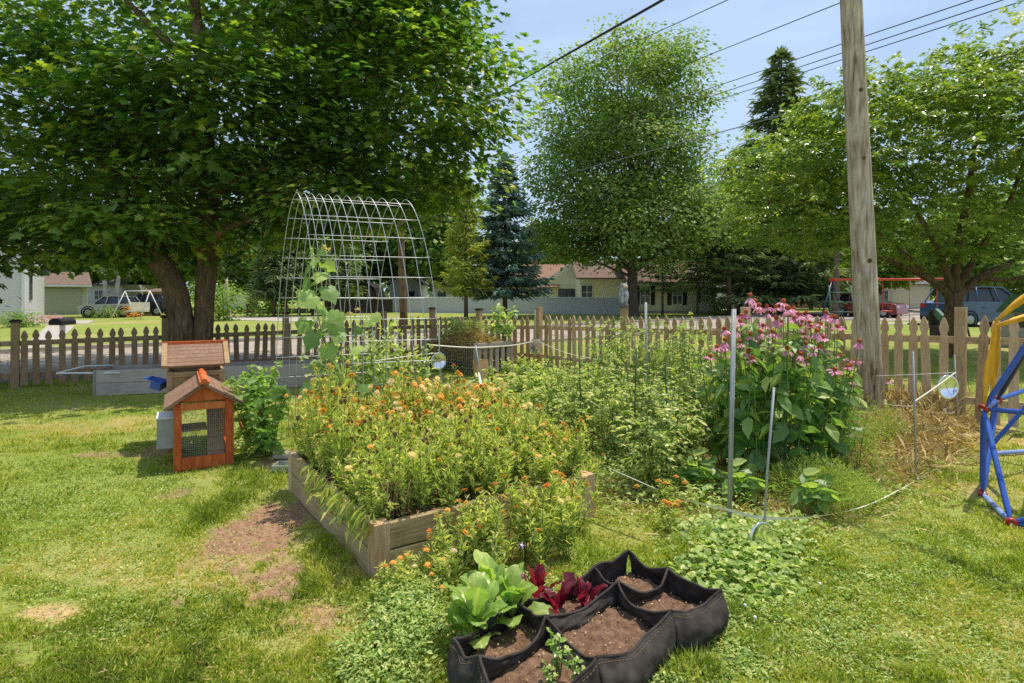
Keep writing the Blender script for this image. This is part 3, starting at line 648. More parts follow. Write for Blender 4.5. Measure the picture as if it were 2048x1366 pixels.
# ================================================================== GRASS
def grass_batch(mb,n,xr,yr,h,w_,seed,fine=True,dens=1.):
    g=np.random.default_rng(seed)
    y=(g.random(n)*(1/yr[0]**1-1/yr[1]**1)+1/yr[1]**1)**-1     # denser near the viewer's side of the lawn
    half=y*.95+.4; x=(g.random(n)*2-1)*half
    s,d=spotmask(x,y); keep=g.random(n)>np.clip(s*1.1,0,.95)
    keep&=~((x>BX0)&inbed(x,y)); x=x[keep];y=y[keep];s=s[keep];d=d[keep]; n=len(x)
    long_=fbm(x*1.3+9,y*1.3,51); clump=fbm(x*6,y*6,52)
    lg=longmask(x,y)
    clump=np.clip((fbm(x*11,y*11,57)-.3)*2,0,1.3); hh=h*(.35+.75*clump)*(.75+.5*long_)*g.uniform(.6,1.3,n)*(1-.45*np.clip(d,0,1))*(1-.4*s)*(1+lg*1.8)
    lean=g.normal(0,.55,(n,2))+(np.stack([fbm(x*1.7,y*1.7,53),fbm(x*1.7,y*1.7,54)],1)-.5)*1.2+(np.stack([fbm(x*14,y*14,58),fbm(x*14,y*14,59)],1)-.5)*2.2
    axis=np.c_[lean,np.ones(n)]
    ti=np.clip(.36+(fbm(x*.8,y*.8,55)-.5)*.55+(fbm(x*9,y*9,56)-.5)*.6+g.normal(0,.16,n)+d*.5-lg*.2,0,1)
    T=([(-.5,0,0),(.5,0,0),(.36,.55,.07),(-.36,.55,.07),(0,1,-.12)],[(0,1,2,3),(3,2,4)]) if fine else ([(-.5,0,0),(.5,0,0),(0,1,-.05)],[(0,1,2)])
    place(mb,T,np.stack([x,y,np.zeros(n)-.005],1),axis,np.c_[g.normal(0,1,(n,2)),np.zeros(n)+.3],hh,ti,wid=w_/np.maximum(hh,.01)*1.0)
N0=(-.72,3.03); ux=(.82,.572); vx=(-.572,.82)
BX0=-9
def inbed(x,y):
    dx=x-N0[0]; dy=y-N0[1]; a=dx*ux[0]+dy*ux[1]; b=dx*vx[0]+dy*vx[1]
    return (a>-.02)&(a<1.58)&(b>-.02)&(b<1.78)
LONG=[(640,1130,60,60),(520,960,80,25),(440,1020,40,60),(1560,1110,130,50),(1400,1120,60,40),(860,1200,120,60),(800,1300,110,70),(1480,1260,50,60),(1350,1350,120,20),(420,760,240,10),(100,770,120,8),(1400,990,120,40),(1880,950,60,20)]
def longmask(x,y):
    m_=np.zeros_like(x)
    for px,py,rx,ry in LONG:
        dd=F*E/(py-HZ); cx=(px-1024)/F*dd; q=((x-cx)/(rx/F*dd))**2+((y-dd)/(ry*dd*dd/(F*E)))**2; m_=np.maximum(m_,np.clip(1.3-q,0,1))
    return m_
mb=MB(); grass_batch(mb,250000,None,(1.9,6.5),.052,.0072,101)
grass_batch(mb,90000,None,(5.5,14),.055,.014,102,False)
tag(mb.build('grass',M['grass']),'short sunlit lawn grass with dry tufts around the raised bed','grass',kind='stuff')
# ================================================================== RAISED BED
ANG=math.atan2(ux[1],ux[0])
bed=thing('raised_bed','weathered two-board timber raised bed overflowing with orange and yellow calendula','raised bed',(N0[0],N0[1],0),ANG)
LA,LB=1.56,1.745; bh=.145
for tier in (0,1):
    zc=bh*(tier+.5)+.003*tier
    for nm,c,sz,mt in (('board',(LA/2,.02,zc),(LA-.18,.042,bh-.006),'bed'),('board',(LA/2,LB-.02,zc),(LA,.042,bh-.006),'bed'),('board',(.02,LB/2,zc),(.042,LB-.09,bh-.006),'bedy'),('board',(LA-.02,LB/2,zc),(.042,LB-.09,bh-.006),'bedy')):
        mb=MB(); mb.box(c,sz,tint=random.random(),tilt=(0,random.gauss(0,.004))); o=mb.build(nm,M[mt],bed)
        bv=o.modifiers.new('b','BEVEL'); bv.width=.004; bv.segments=2
for cx,cy in ((.045,.045),(LA-.045,.045),(.045,LB-.045),(LA-.045,LB-.045)):
    mb=MB(); mb.box((cx,cy,.147),(.093,.093,.296),tint=random.random()); o=mb.build('corner_post',M['fence'],bed); o.modifiers.new('b','BEVEL').width=.004
mb=MB(); n=30; gx,gy=np.meshgrid(np.linspace(.04,LA-.04,n),np.linspace(.04,LB-.04,n)); gx=gx.ravel();gy=gy.ravel()
mb.many(np.stack([gx,gy,.235+(fbm(gx*8,gy*8,5)-.5)*.04],1)[None],[(i*n+j,i*n+j+1,(i+1)*n+j+1,(i+1)*n+j) for i in range(n-1) for j in range(n-1)],np.array([.5]),smooth=True); mb.build('soil',M['soil'],bed)

# ================================================================== FLOWERS AND PLANTS
def flower_mesh(name,mt,r,npet=16,droop=.1,center=None,layers=2,seed=0,cr=.28,ch=.1):
    g=np.random.default_rng(seed); mb=MB()
    for l in range(layers):
        a=np.arange(npet)*2*math.pi/npet+l*.2+g.normal(0,.06,npet); d=np.stack([np.cos(a),np.sin(a),np.full(npet,-droop+l*.18)+g.normal(0,.07,npet)],1)
        place(mb,([(-.09,.15,0),(.09,.15,0),(.13,.7,.02),(.07,1,0),(-.07,1,0),(-.13,.7,.02)],[(0,1,2,3,4,5)]),np.zeros((npet,3))+[0,0,.003*l],d,np.tile([0,0,1.],(npet,1)),r*(1-.22*l)*g.uniform(.85,1.08,npet),g.random(npet))
    mats=[mt]
    if center is not None:
        mats.append(center); mb.lathe([(0,ch*r),(cr*r*.6,ch*r*.9),(cr*r,ch*r*.4),(cr*r*.9,-.1*r)][::-1],n=9,mi=1)
    return mb.mesh(name,mats)
FL={}
for k,(mt,ctr) in {'orange':('orange','seed'),'yellow':('yellowp','yellow'),'pale':('pale','yellow'),'deep':('deep','seed'),'golden':('orange','yellow')}.items():
    FL[k]=[flower_mesh('flower',M[mt],.019 if k!='golden' else .021,15,.02+.12*s,M[ctr],2,sum(map(ord,k))%50+s) for s in range(2)]
mb=MB(); mb.lathe([(0,.012),(.008,.009),(.010,0),(.004,-.006)][::-1],n=7); FL['dead']=[mb.mesh('seed_head',M['seed'])]
def plant_mesh(name,leafm,stemm,g,nst,h,spread,nleaf,lsize,tmpl,lean=.5,stem_r=.0025,wid=1.,curl=.4,low=0.1,tb=0,dry=0,branchy=0,tipbare=.05,up=.9):
    mb=MB(); tips=[]
    for k in range(nst):
        a=g.random()*6.283; hh=h*g.uniform(.7,1.08); rr=spread*g.random()**.6
        tip=np.array([math.cos(a)*rr,math.sin(a)*rr,hh]); base=np.array([math.cos(a)*rr*.2,math.sin(a)*rr*.2,0])
        mid=(base+tip)/2+np.array([math.cos(a),math.sin(a),0])*rr*.12*g.normal()
        s=np.linspace(0,1,6)[:,None]; pts=(1-s)**2*base+2*s*(1-s)*(mid+np.array([0,0,h*.1]))+s*s*tip; mb.tube(pts,np.linspace(stem_r,stem_r*.6,6),4,mi=1,cap=False)
        tips.append((tip,tip-pts[-2]))
        n=nleaf; t=low+(1-low-tipbare)*g.random(n)**.8; s=t[:,None]; p=(1-s)**2*base+2*s*(1-s)*(mid+np.array([0,0,h*.1]))+s*s*tip
        th=g.random(n)*6.283; ax=np.c_[np.cos(th),np.sin(th),g.normal(up,.5,n)-curl*t]
        place(mb,tmpl,p,ax,np.c_[g.normal(0,.6,(n,2)),np.ones(n)],lsize*g.uniform(.5,1.2,n)*(1.15-.5*t),np.clip(g.normal(.5+tb,.18,n)+(t-.5)*.3,0,1),wid=np.full(n,wid))
    return mb.mesh(name,[leafm,stemm]),tips
g=np.random.default_rng(200)
CAL=[plant_mesh('foliage',M['calendula'],M['stem'],g,12,.30,.14,34,.055,LANCE,stem_r=.002,wid=1.05,up=1.0) for _ in range(4)]
def calendula(loc,var,scale,fl,label,group,h=1.,name='calendula',cat='flower plant',nf=None):
    me,tips=CAL[var]; r=thing(name,label,cat,loc,random.random()*6.28,group); r.scale=(scale,scale,scale*h)
    link('foliage',me,r)
    tt=tips if nf is None else random.sample(tips,min(nf,len(tips)))
    for tip,d in tt:
        k=random.choices(list(fl.keys()),list(fl.values()))[0]
        if k=='none': continue
        rot=Vector((d[0]+random.gauss(0,.02),d[1]-.02+random.gauss(0,.02),d[2]+.02)).to_track_quat('Z','Y').to_euler()
        s_=random.uniform(.75,1.2); link('flower' if k!='dead' else 'seed_head',random.choice(FL[k]),r,loc=tuple(tip),rot=rot,scl=(s_,s_,s_))
def bedpt(a,b): return (N0[0]+ux[0]*a+vx[0]*b,N0[1]+ux[1]*a+vx[1]*b)
cells=[(i,j) for i in range(11) for j in range(12)]
for i,j in cells:
    a=.10+i*(LA-.2)/10+random.gauss(0,.03); b=.10+j*(LB-.2)/11+random.gauss(0,.03)
    x_,y_=bedpt(a,b)
    back=b/LB; right=a/LA
    if back>.5: fl={'orange':2.4,'golden':4.,'yellow':6.5,'pale':1.2,'deep':.5,'dead':1.8,'none':1.5}; grp='orange flowered calendulas packed in the back half of the raised bed'; lb='calendula full of orange and yellow blooms in back half of the raised bed'
    elif right>.55: fl={'orange':1.8,'yellow':2.2,'golden':1,'deep':.7,'dead':1.2,'none':7}; grp='calendulas in the right front of the raised bed'; lb='leafy calendula with few orange blooms in right front of the raised bed'
    else: fl={'orange':.4,'yellow':.7,'dead':3,'none':5}; grp='seeding calendulas at the left front of the raised bed'; lb='calendula gone to brown seed heads in left front of the raised bed'
    calendula((x_,y_,.235),random.randrange(4),random.uniform(.85,1.3),fl,lb,grp,(1.08+.38*back+.25*back*(1-right))*random.uniform(.72,1.22))
# self-seeded ones on the ground before the bed
for px,py,s in ((905,1175,1.1),(960,1150,1.2),(1010,1135,1.3),(1050,1120,1.3),(1085,1105,1.35),(1120,1085,1.3),(1150,1060,1.2),(1165,1025,1.15),(990,1165,1.1),(1080,1140,1.15),(1130,1120,1.1),(930,1135,1.15),(1180,1000,1.0)):
    calendula(G(px,py),random.randrange(4),s*.95,{'orange':2,'golden':1.2,'yellow':2,'deep':2,'none':5},'loose calendula with scattered blooms on the ground before the long bed board','calendulas seeded in front of the raised bed',1.15,nf=7)
for px,py,s in ((800,1190,.8),(835,1205,.75),(770,1215,.8),(870,1215,.7),(845,1185,.95),(885,1190,1.05)):
    calendula(G(px,py),random.randrange(4),s,{'golden':3,'none':3,'pale':1},'short calendula with a few golden blooms beside the near bed corner','calendulas at the near bed corner',.8,nf=4)
# long drooping leaves over the left bed board
r=thing('drooping_plant','row of limp long leaves hanging over the left board of the raised bed','plant',(*bedpt(.05,.55),.28),0); mb=MB(); n=230
b_=rng.uniform(.0,1.1,n); pp_=np.array([bedpt(-.03+rng.normal(0,.02),bb) for bb in b_]); pos=np.c_[pp_,.27+rng.uniform(-.03,.12,n)]-np.array([*bedpt(.05,.55),.28])
place(mb,LANCE,pos,np.c_[-.55+rng.normal(0,.3,n),-.3+rng.normal(0,.3,n),-.9+rng.normal(0,.35,n)],np.c_[-1+rng.normal(0,.4,n),rng.normal(-.4,.4,n),np.ones(n)*.5],rng.uniform(.04,.10,n),rng.uniform(.1,.9,n),wid=rng.uniform(1.2,2.,n)); mb.build('foliage',M['calendula'],r)
r=thing('dry_stalks','clump of dry brown stalks at the near corner inside the raised bed','dead plant',(*bedpt(.17,.14),.24)); mb=MB()
for k in range(45):
    x_,y_=random.gauss(0,.05),random.gauss(0,.05); mb.tube([(x_,y_,0),(x_+random.gauss(0,.015),y_+random.gauss(0,.02),.11),(x_+random.gauss(0,.03),y_+random.gauss(0,.03),random.uniform(.15,.27))],.0022,4)
mb.build('stalks',M['drystem'],r); mb=MB(); n=120; place(mb,LANCE,np.c_[rng.normal(0,.06,(n,2)),rng.uniform(.02,.2,n)],rv(n)+[0,0,-.6],uv(n),rng.uniform(.02,.05,n),rng.random(n)); mb.build('dry_leaves',M['straw'],r)

# tomatoes: leaves as small curled leaflet groups
def tomato_mesh(g,h,spread,nst):
    mb=MB()
    for k in range(nst):
        a=g.random()*6.283; rr=spread*g.random(); base=np.array([math.cos(a)*.03,math.sin(a)*.03,0]); tip=np.array([math.cos(a)*rr,math.sin(a)*rr,h*g.uniform(.65,1.1)])
        s=np.linspace(0,1,8)[:,None]; pts=base+(tip-base)*s+np.sin(s*5+k)*[[.03,.02,0]]; mb.tube(pts,np.linspace(.006,.003,8),5,mi=1,cap=False)
        nl=13
        for q in range(nl):
            t=.12+.88*q/nl+g.normal(0,.02); p=base+(tip-base)*t; th=g.random()*6.283; L=g.uniform(.10,.2)*(1.15-.4*t); d=np.array([math.cos(th),math.sin(th),g.uniform(.1,.8)]); d/=np.linalg.norm(d)
            u=np.linspace(0,1,5)[:,None]; rp=p+d*L*u+np.array([0,0,-1.])*L*.7*u**2; mb.tube(rp,.0016,3,mi=1,cap=False)
            m_=9; v=g.uniform(.25,1,m_); pos=p+d*L*v[:,None]+np.array([0,0,-1.])*(L*.7*v**2)[:,None]
            side=np.array([-d[1],d[0],0])*np.where(np.arange(m_)%2,1,-1)[:,None]; ax=side*.9+d*.7+np.array([0,0,-.35])+g.normal(0,.3,(m_,3))
            place(mb,OVAL,pos,ax,np.array([0,0,1.])+g.normal(0,.45,(m_,3)),g.uniform(.03,.062,m_),np.clip(g.normal(.5,.2,m_)+.15*(t-.5),0,1),wid=np.full(m_,.95))
    return mb.mesh('foliage',[M['tomato'],M['stem']])
TOM=[tomato_mesh(g,.95,.27,10) for _ in range(3)]
mb=MB(); mb.lathe([(0,.028),(.014,.026),(.027,.015),(.031,0),(.027,-.014),(.015,-.024),(0,-.026)][::-1],n=14); TMESH=mb.mesh('green_tomato',M['tomgreen'])
tspots=[(1165,905),(1225,925),(1290,935),(1350,940),(1190,870),(1250,880),(1320,885),(1385,895),(1170,840),(1235,845),(1300,850),(1370,850),(1420,870),(1270,815),(1340,815),(1400,820),(1210,815),(1440,900),(1310,975),(1130,860),(1120,830),(1150,870)]
for k,(px,py) in enumerate(tspots):
    q=k%3; fs_=.95 if py>910 else (1.08 if py>870 else 1.22)
    if px<1200: fs_*=.72
    lb='bushy tomato plant with curled leaves near the front of the vegetable patch' if py>880 else 'bushy tomato plant with curled leaves deeper in the vegetable patch'
    r=thing('tomato_plant',lb,'tomato plant',G(px,py),random.random()*6.28,'front tomato plants' if py>880 else 'back tomato plants'); r.scale=(random.uniform(.85,1.15),random.uniform(.85,1.15),fs_*random.uniform(.8,1.12))
    link('foliage',TOM[q],r)
    for t_ in range(2): link('green_tomato',TMESH,r,loc=(random.uniform(-.15,.15),random.uniform(-.2,.1),random.uniform(.2,.5)))
for px,py,d,lb in ((1440,955,4.6,'big pale green tomato hanging low beside the thick steel stake'),(1328,810,5.2,'flat pale green tomato high on the plants left of the thick steel stake')):
    o=link('green_tomato',TMESH,None,loc=P(px,py,d),scl=(1.7,1.7,1.35)); tag(o,lb,'tomato')
# beans / small greens at the back of the patch
GR=[plant_mesh('foliage',M['tomato'],M['stem'],g,6,.22,.12,10,.08,OVAL,up=.5,wid=1.1) for _ in range(3)]
k=0
for row,(y_,n_,x0,x1) in enumerate(((757,8,1010,1190),(775,8,990,1170),(795,8,960,1160),(742,7,1040,1230),(820,6,1010,1150),(765,5,1180,1330),(725+22,6,1240,1420))):
    for q in range(n_):
        px=x0+(x1-x0)*q/(n_-1)+random.gauss(0,5)
        r=thing('pepper_plant','small bushy pepper plant in the rows between the bed and the fence','plant',G(px,y_+random.gauss(0,3)),random.random()*6,'small green plants in rows near the fence corner'); r.scale=(1.55,1.55,random.uniform(1.1,1.7)); link('foliage',GR[k%3][0],r); k+=1
# tall pale weed against the fence right of centre, sunflower seedling
SF=plant_mesh('foliage',M['weed'],M['stem'],g,2,1.0,.05,10,.17,BROAD,up=.2,wid=.8,low=.35,stem_r=.006)
r=thing('young_sunflower','young sunflower with broad leaves standing above the tomatoes by the fence','plant',G(1370,795)); r.scale=(1,1,1.22); link('foliage',SF[0],r)

# coneflowers
CM=[]
for q in range(3):
    me_,tips=plant_mesh('foliage',M['cone_leaf'],M['stem'],g,7,1.08,.24,16,.17,OVAL,stem_r=.005,up=-.15,curl=.3,low=.12,tipbare=.14,wid=1.15); CM.append((me_,tips))
CF=[]
for q in range(4):
    mb=MB(); gg=np.random.default_rng(300+q); n=14; a=np.arange(n)*2*math.pi/n+gg.normal(0,.08,n); dr=(.35,.75,1.1,.2)[q]
    place(mb,([(-.09,.22,0),(.09,.22,0),(.15,.65,.03),(.09,1,-.03),(-.09,1,-.03),(-.15,.65,.03)],[(0,1,2,3,4,5)]),np.zeros((n,3)),np.c_[np.cos(a),np.sin(a),-dr+gg.normal(0,.1,n)],np.tile([0,0,1.],(n,1)),.058*gg.uniform(.85,1.1,n),gg.random(n)); CF.append(mb.mesh('petals',M['pink']))
mb=MB(); mb.lathe([(0,.020),(.008,.0185),(.0145,.013),(.0175,.004),(.014,-.005),(.003,-.008)][::-1],n=12); CC=mb.mesh('cone',M['cone'])
cspots=[(1478,965,1.1),(1520,975,1.08),(1570,970,1.06),(1620,965,1.0),(1665,955,.95),(1500,935,1.06),(1550,930,1.06),(1600,925,1.02),(1645,920,.98),(1690,930,.86),(1530,905,1.02),(1590,900,1.0),(1450,930,.95)]
for k,(px,py,h) in enumerate(cspots):
    me_,tips=CM[k%3]; r=thing('coneflower','tall coneflower with drooping pink petals and orange cones in the clump by the utility pole','flower plant',G(px,py),random.random()*6.28,'coneflowers in a clump before the utility pole'); r.scale=(1.05,1.05,h*1.2)
    link('foliage',me_,r)
    for t_,(tip,d) in enumerate(tips[:6]):
        fl_=link('flower',random.choice(CF),r,loc=tuple(tip+[0,0,.004]),rot=(random.gauss(-.1,.15),random.gauss(0,.15),random.random()*6)); link('cone',CC,fl_,loc=(0,0,.004))
r=thing('coneflower','single short coneflower bloom leaning out right of the clump, below the pole','flower plant',G(1765,850)); mb=MB(); tp=W(G(1765,850),P(1778,760,F*E/260)); mb.tube([(-.2,.0,0),(-.1,0,.22),tuple(tp)],.004,5); mb.build('stem',M['stem'],r); f_=link('flower',CF[2],r,loc=tuple(tp)); link('cone',CC,f_,loc=(0,0,.004))
# feathery asparagus / carrot clump
def feathery(lb,loc,rx,h,n,seed,mt='feather',name='asparagus_fern'):
    g_=np.random.default_rng(seed); mb=MB(); r=thing(name,lb,'plant',loc)
    d=g_.normal(0,1,(n,3)); d[:,2]=np.abs(d[:,2]); d=norm(d); rad=g_.uniform(.45,1,n)[:,None]; pos=d*rad*np.array([rx,rx,h])
    place(mb,LANCE,pos,d+g_.normal(0,.7,(n,3)),uv(n),g_.uniform(.025,.06,n),np.clip(g_.normal(.55,.2,n),0,1),wid=np.full(n,.28)); mb.build('foliage',M[mt],r)
    mb=MB()
    for k in range(22):
        t=d[k]*np.array([rx,rx,h]); mb.tube([(0,0,0),tuple(t*.5+[0,0,h*.15]),tuple(t)],[.003,.0015,.001],4)
    mb.build('stems',M['stem'],r)
feathery('low feathery yellow green mound in front of the coneflowers, behind the white tape',G(1640,1000),.42,.30,7000,401)
feathery('loose feathery bush between the pole and the coneflower clump',G(1715,960),.28,.72,2600,402)
feathery('thin feathery bush right of the pole beside the stone tub',G(1770,905),.22,.5,1500,403)
# straw: dry grass heap right
mb=MB(); n=15000; px=rng.normal(1815,60,n); py=rng.normal(855,42,n); py=np.clip(py,805,990); d=F*E/(py-HZ); pos=np.c_[(px-1024)/F*d,d,rng.random(n)**1.8*.15]
place(mb,LANCE,pos,np.c_[rng.normal(0,1,(n,2)),rng.normal(.5,.5,n)],uv(n),rng.uniform(.06,.20,n),rng.random(n),wid=np.full(n,.055)); 
n=5200; px=np.concatenate([rng.normal(1250,120,n//2),rng.normal(1560,150,n//2)]); py=np.concatenate([rng.normal(945,50,n//2),rng.normal(1000,30,n//2)]); py=np.clip(py,800,1090); d=F*E/(py-HZ); pos=np.c_[(px-1024)/F*d,d,rng.random(n)*.03]; 
place(mb,LANCE,pos,np.c_[rng.normal(0,1,(n,2)),rng.normal(.1,.25,n)],uv(n),rng.uniform(.05,.12,n),rng.random(n),wid=np.full(n,.10))
n=6500; y_=rng.uniform(860,1366,n); x_=rng.uniform(-60,2100,n); d=F*E/(y_-HZ); X_=(x_-1024)/F*d; k_=~inbed(X_,d); pos=np.c_[X_,d,.012+rng.random(n)*.02][k_]; n=len(pos)
place(mb,LANCE,pos,np.c_[rng.normal(0,1,(n,2)),rng.normal(.05,.15,n)],uv(n),rng.uniform(.015,.045,n),rng.random(n)*.8,wid=np.full(n,.14))
tag(mb.build('dry_grass',M['straw']),'golden dead grass and straw heaped around the plants at right','dry grass',kind='stuff')
# weeds (low leafy cover)
mb=MB()
def weeds(px,py,sx,sy,n,h,sz,tmpl=BROAD):
    x_=rng.normal(px,sx,n); y_=rng.normal(py,sy,n); y_=np.maximum(y_,700); d=F*E/(y_-HZ); X_=(x_-1024)/F*d; k=~inbed(X_,d); X_=X_[k]; d=d[k]; n=len(d)
    q=np.clip(1-((x_[k]-px)/sx/2.2)**2-((y_[k]-py)/sy/2.2)**2,.1,1)
    place(mb,tmpl,np.c_[X_,d,rng.random(n)**.7*h*q],np.c_[rng.normal(0,1,(n,2)),rng.normal(.35,.35,n)],np.c_[rng.normal(0,.35,(n,2)),np.ones(n)],rng.uniform(.5,1.2,n)*sz,np.clip(rng.normal(.5,.2,n),0,1))
weeds(1480,1130,75,50,2200,.13,.042); weeds(1560,1090,60,40,800,.10,.04); weeds(1430,1075,50,20,500,.08,.05)
weeds(820,1270,55,60,3600,.16,.026,OVAL); weeds(770,1330,60,40,1800,.08,.024,OVAL); weeds(860,1200,40,25,1100,.14,.03,OVAL); weeds(1330,1350,60,25,1400,.05,.022,OVAL); weeds(1480,1260,40,60,1500,.05,.025,OVAL)
weeds(1280,985,90,30,900,.12,.04,OVAL); weeds(1440,1000,70,25,700,.14,.06,OVAL); weeds(1750,1000,60,20,700,.08,.03,OVAL); weeds(510,880,30,20,1100,.16,.06,OVAL); weeds(1180,960,30,30,400,.1,.04,OVAL)
weeds(1600,1320,250,50,3000,.025,.018,OVAL); weeds(250,1000,200,50,3000,.02,.018,OVAL); weeds(1750,1120,150,50,2500,.025,.02,OVAL)
weeds(1800,870,60,35,1600,.2,.035,LANCE); weeds(1850,930,50,25,900,.08,.03,OVAL); weeds(1020,1180,60,20,500,.06,.03,OVAL); weeds(1600,1250,320,80,9000,.03,.02,OVAL); weeds(200,1080,180,120,7000,.03,.018,OVAL); weeds(1250,940,60,25,1500,.15,.05,OVAL); weeds(1100,830,70,25,1600,.16,.06,OVAL)
tag(mb.build('weeds',M['weed']),'low leafy weeds and clover creeping through the grass','weeds',kind='stuff')
# dark broad low leaves behind the tape (squash / horseradish)
BL=plant_mesh('foliage',M['cone_leaf'],M['stem'],g,9,.34,.2,5,.2,BROAD,up=.1,wid=.8,low=.4)
for px,py,lb in ((1400,985,'dark broad leaved plant at the foot of the tomatoes left of the thick steel stake'),(1640,1035,'wilting dark broad leaf plant touching the white tape below the feathery mound'),(1495,1010,'dark broad leaved plant between the two front stakes')):
    r=thing('squash_plant',lb,'plant',G(px,py)); r.rotation_euler[2]=random.random()*6; r.scale=(.8,.8,.75); link('foliage',BL[0],r)
# marigolds
mg=[flower_mesh('flower',M['golden' if 0 else 'orange'],.026,14,-.2+.1*s,M['orange'],4,500+s,.5,.5) for s in range(2)]
for px,py,lb in ((1325,1010,'marigold with ball blooms standing just behind the white tape'),(1330,1062,'marigold with ball blooms standing in front of the white tape')):
    r=thing('marigold',lb,'flower plant',G(px,py)); r.scale=(.8,.8,.55); link('foliage',CAL[1][0],r)
    for k in range(5):
        x_,y_=random.gauss(0,.08),random.gauss(0,.06); link('flower',mg[k%2],r,loc=(x_,y_,random.uniform(.2,.34)),scl=(1.2,1.2,2.0))
# bushy plants behind/inside the arch
BP=[plant_mesh('foliage',M['tomato'],M['stem'],g,13,.62,.3,17,.075,OVAL,up=.5,wid=1.15) for _ in range(2)]
for k,(px,py,s,lb) in enumerate(((700,865,1.0,'leafy potato plant under the left part of the wire arch'),(765,850,1.05,'leafy potato plant under the middle of the wire arch'),(830,842,.95,'leafy potato plant under the right foot of the wire arch'),(790,815,1.05,'leafy potato plant behind the wire arch foot'),(730,812,1.1,'leafy potato plant deep inside the wire arch'),(655,850,.9,'leafy potato plant at the far left foot of the wire arch'))):
    r=thing('potato_plant',lb,'plant',G(px,py),k*1.3); r.scale=(s*1.35,s*1.35,s*1.75); link('foliage',BP[k%2][0],r)
# potted pepper plant left of the bed
PP=plant_mesh('foliage',M['squash'],M['stem'],g,15,.6,.26,24,.085,BROAD,up=.15,wid=.8,low=.06,tb=-.1)
r=thing('pepper_bush','big leafy pepper bush growing between the red hutch and the raised bed','plant',G(535,912)); link('foliage',PP[0],r,loc=(0,0,0),scl=(1.5,1.5,1.35))
mb=MB(); mb.lathe([(0,0),(.12,0),(.145,.15),(.152,.15),(.152,.17),(.138,.17),(.13,.15),(0,.15)],n=22); pass
r=thing('plant_pot','terracotta pot lying on its side between the hutch and the bed','pot',G(500,872),.6); mb=MB(); mb.lathe([(0,0),(.09,0),(.13,.2),(.145,.2),(.145,.25),(.125,.25),(.08,.03),(0,.03)],n=22); o=mb.build('pot_body',M['terracotta'],r,rot=(R(70),0,0),loc=(0,0,.14))
r=thing('pepper_bush','floppy leafy plant behind the terracotta pot, beside the hutch roof','plant',G(515,835),2); r.scale=(1.3,1.3,1.2); link('foliage',PP[0],r)
r=thing('water_tray','small dark grey tray at the left corner of the raised bed','tray',G(574,940)); mb=MB(); mb.box((0,0,.02),(.2,.16,.012)); 
for c,sz in (((0,.078,.035),(.2,.012,.045)),((0,-.078,.035),(.2,.012,.045)),((.098,0,.035),(.012,.145,.045)),((-.098,0,.035),(.012,.145,.045))): mb.box(c,sz)
mb.build('tray_body',M['stake'],r)
r=thing('brick','pale reddish stepping stone at the left back corner of the raised bed','stone',G(573,915)); mb=MB(); mb.box((0,0,.02),(.22,.12,.05)); o=mb.build('stone_body',M['tub'],r); o.modifiers.new('b','BEVEL').width=.012

# ================================================================== WIRE ARCH TRELLIS
AL=np.array([-1.82,5.5]);AR=np.array([-.73,5.85]);BLf=np.array([-2.50,6.2]);BR=np.array([-1.59,6.6])
AL=np.array([(640-1024)/F*5.45,5.45]);AR=np.array([(884-1024)/F*5.85,5.85]);BLf=np.array([(551-1024)/F*6.1,6.1]);BR=np.array([(745-1024)/F*6.55,6.55])
HT=2.52; nr_=11; gaps=np.array([0,.06,.125,.195,.27,.35,.44,.54,.65,.77,.885,1.0])[[0,1,2,3,4,5,6,7,8,9,10,11]]
def archpt(f,q):
    """f along the tunnel, q 0..1 from near foot over the top to far foot"""
    n0=AL+(AR-AL)*f; f0=BLf+(BR-BLf)*f; c=(n0+f0)/2; hv=(n0-f0)/2
    # parametrise by arclength-ish
    th=(q*2-1); s_=1 if th<0 else -1; t=1-abs(th)   # t 0 foot ..1 apex
    zz=HT*math.sin(min(1,t*1.0)*math.pi/2)**.86 if True else 0
    u=max(0,(1-(zz/HT)**2.3))**.62
    p=c+hv*u*s_; return (p[0],p[1],zz)
tr=thing('wire_arch','tall wire mesh panel bent into an arch over the vegetable bed','trellis',(0,0,0))
oc=((AL+AR+BLf+BR)/4); tr.location=(oc[0],oc[1],0)
def Tq(p): return (p[0]-oc[0],p[1]-oc[1],p[2])
for f in gaps:
    mb=MB(); mb.tube([Tq(archpt(f,q)) for q in np.linspace(0,1,61)],.0036,5); mb.build('hoop',M['metal'],tr)
# equal spacing along hoop
qs=np.linspace(0,1,400); ptsm=np.array([archpt(.5,q) for q in qs]); sl_=np.r_[0,np.cumsum(np.linalg.norm(np.diff(ptsm,axis=0),axis=1))]
nrg=25
for k in range(nrg+1):
    q=np.interp(k*sl_[-1]/nrg,sl_,qs); mb=MB(); mb.tube([Tq(archpt(f,q)) for f in np.linspace(-.008,1.008,8)],.0034,5); mb.build('crossbar',M['metal'],tr)
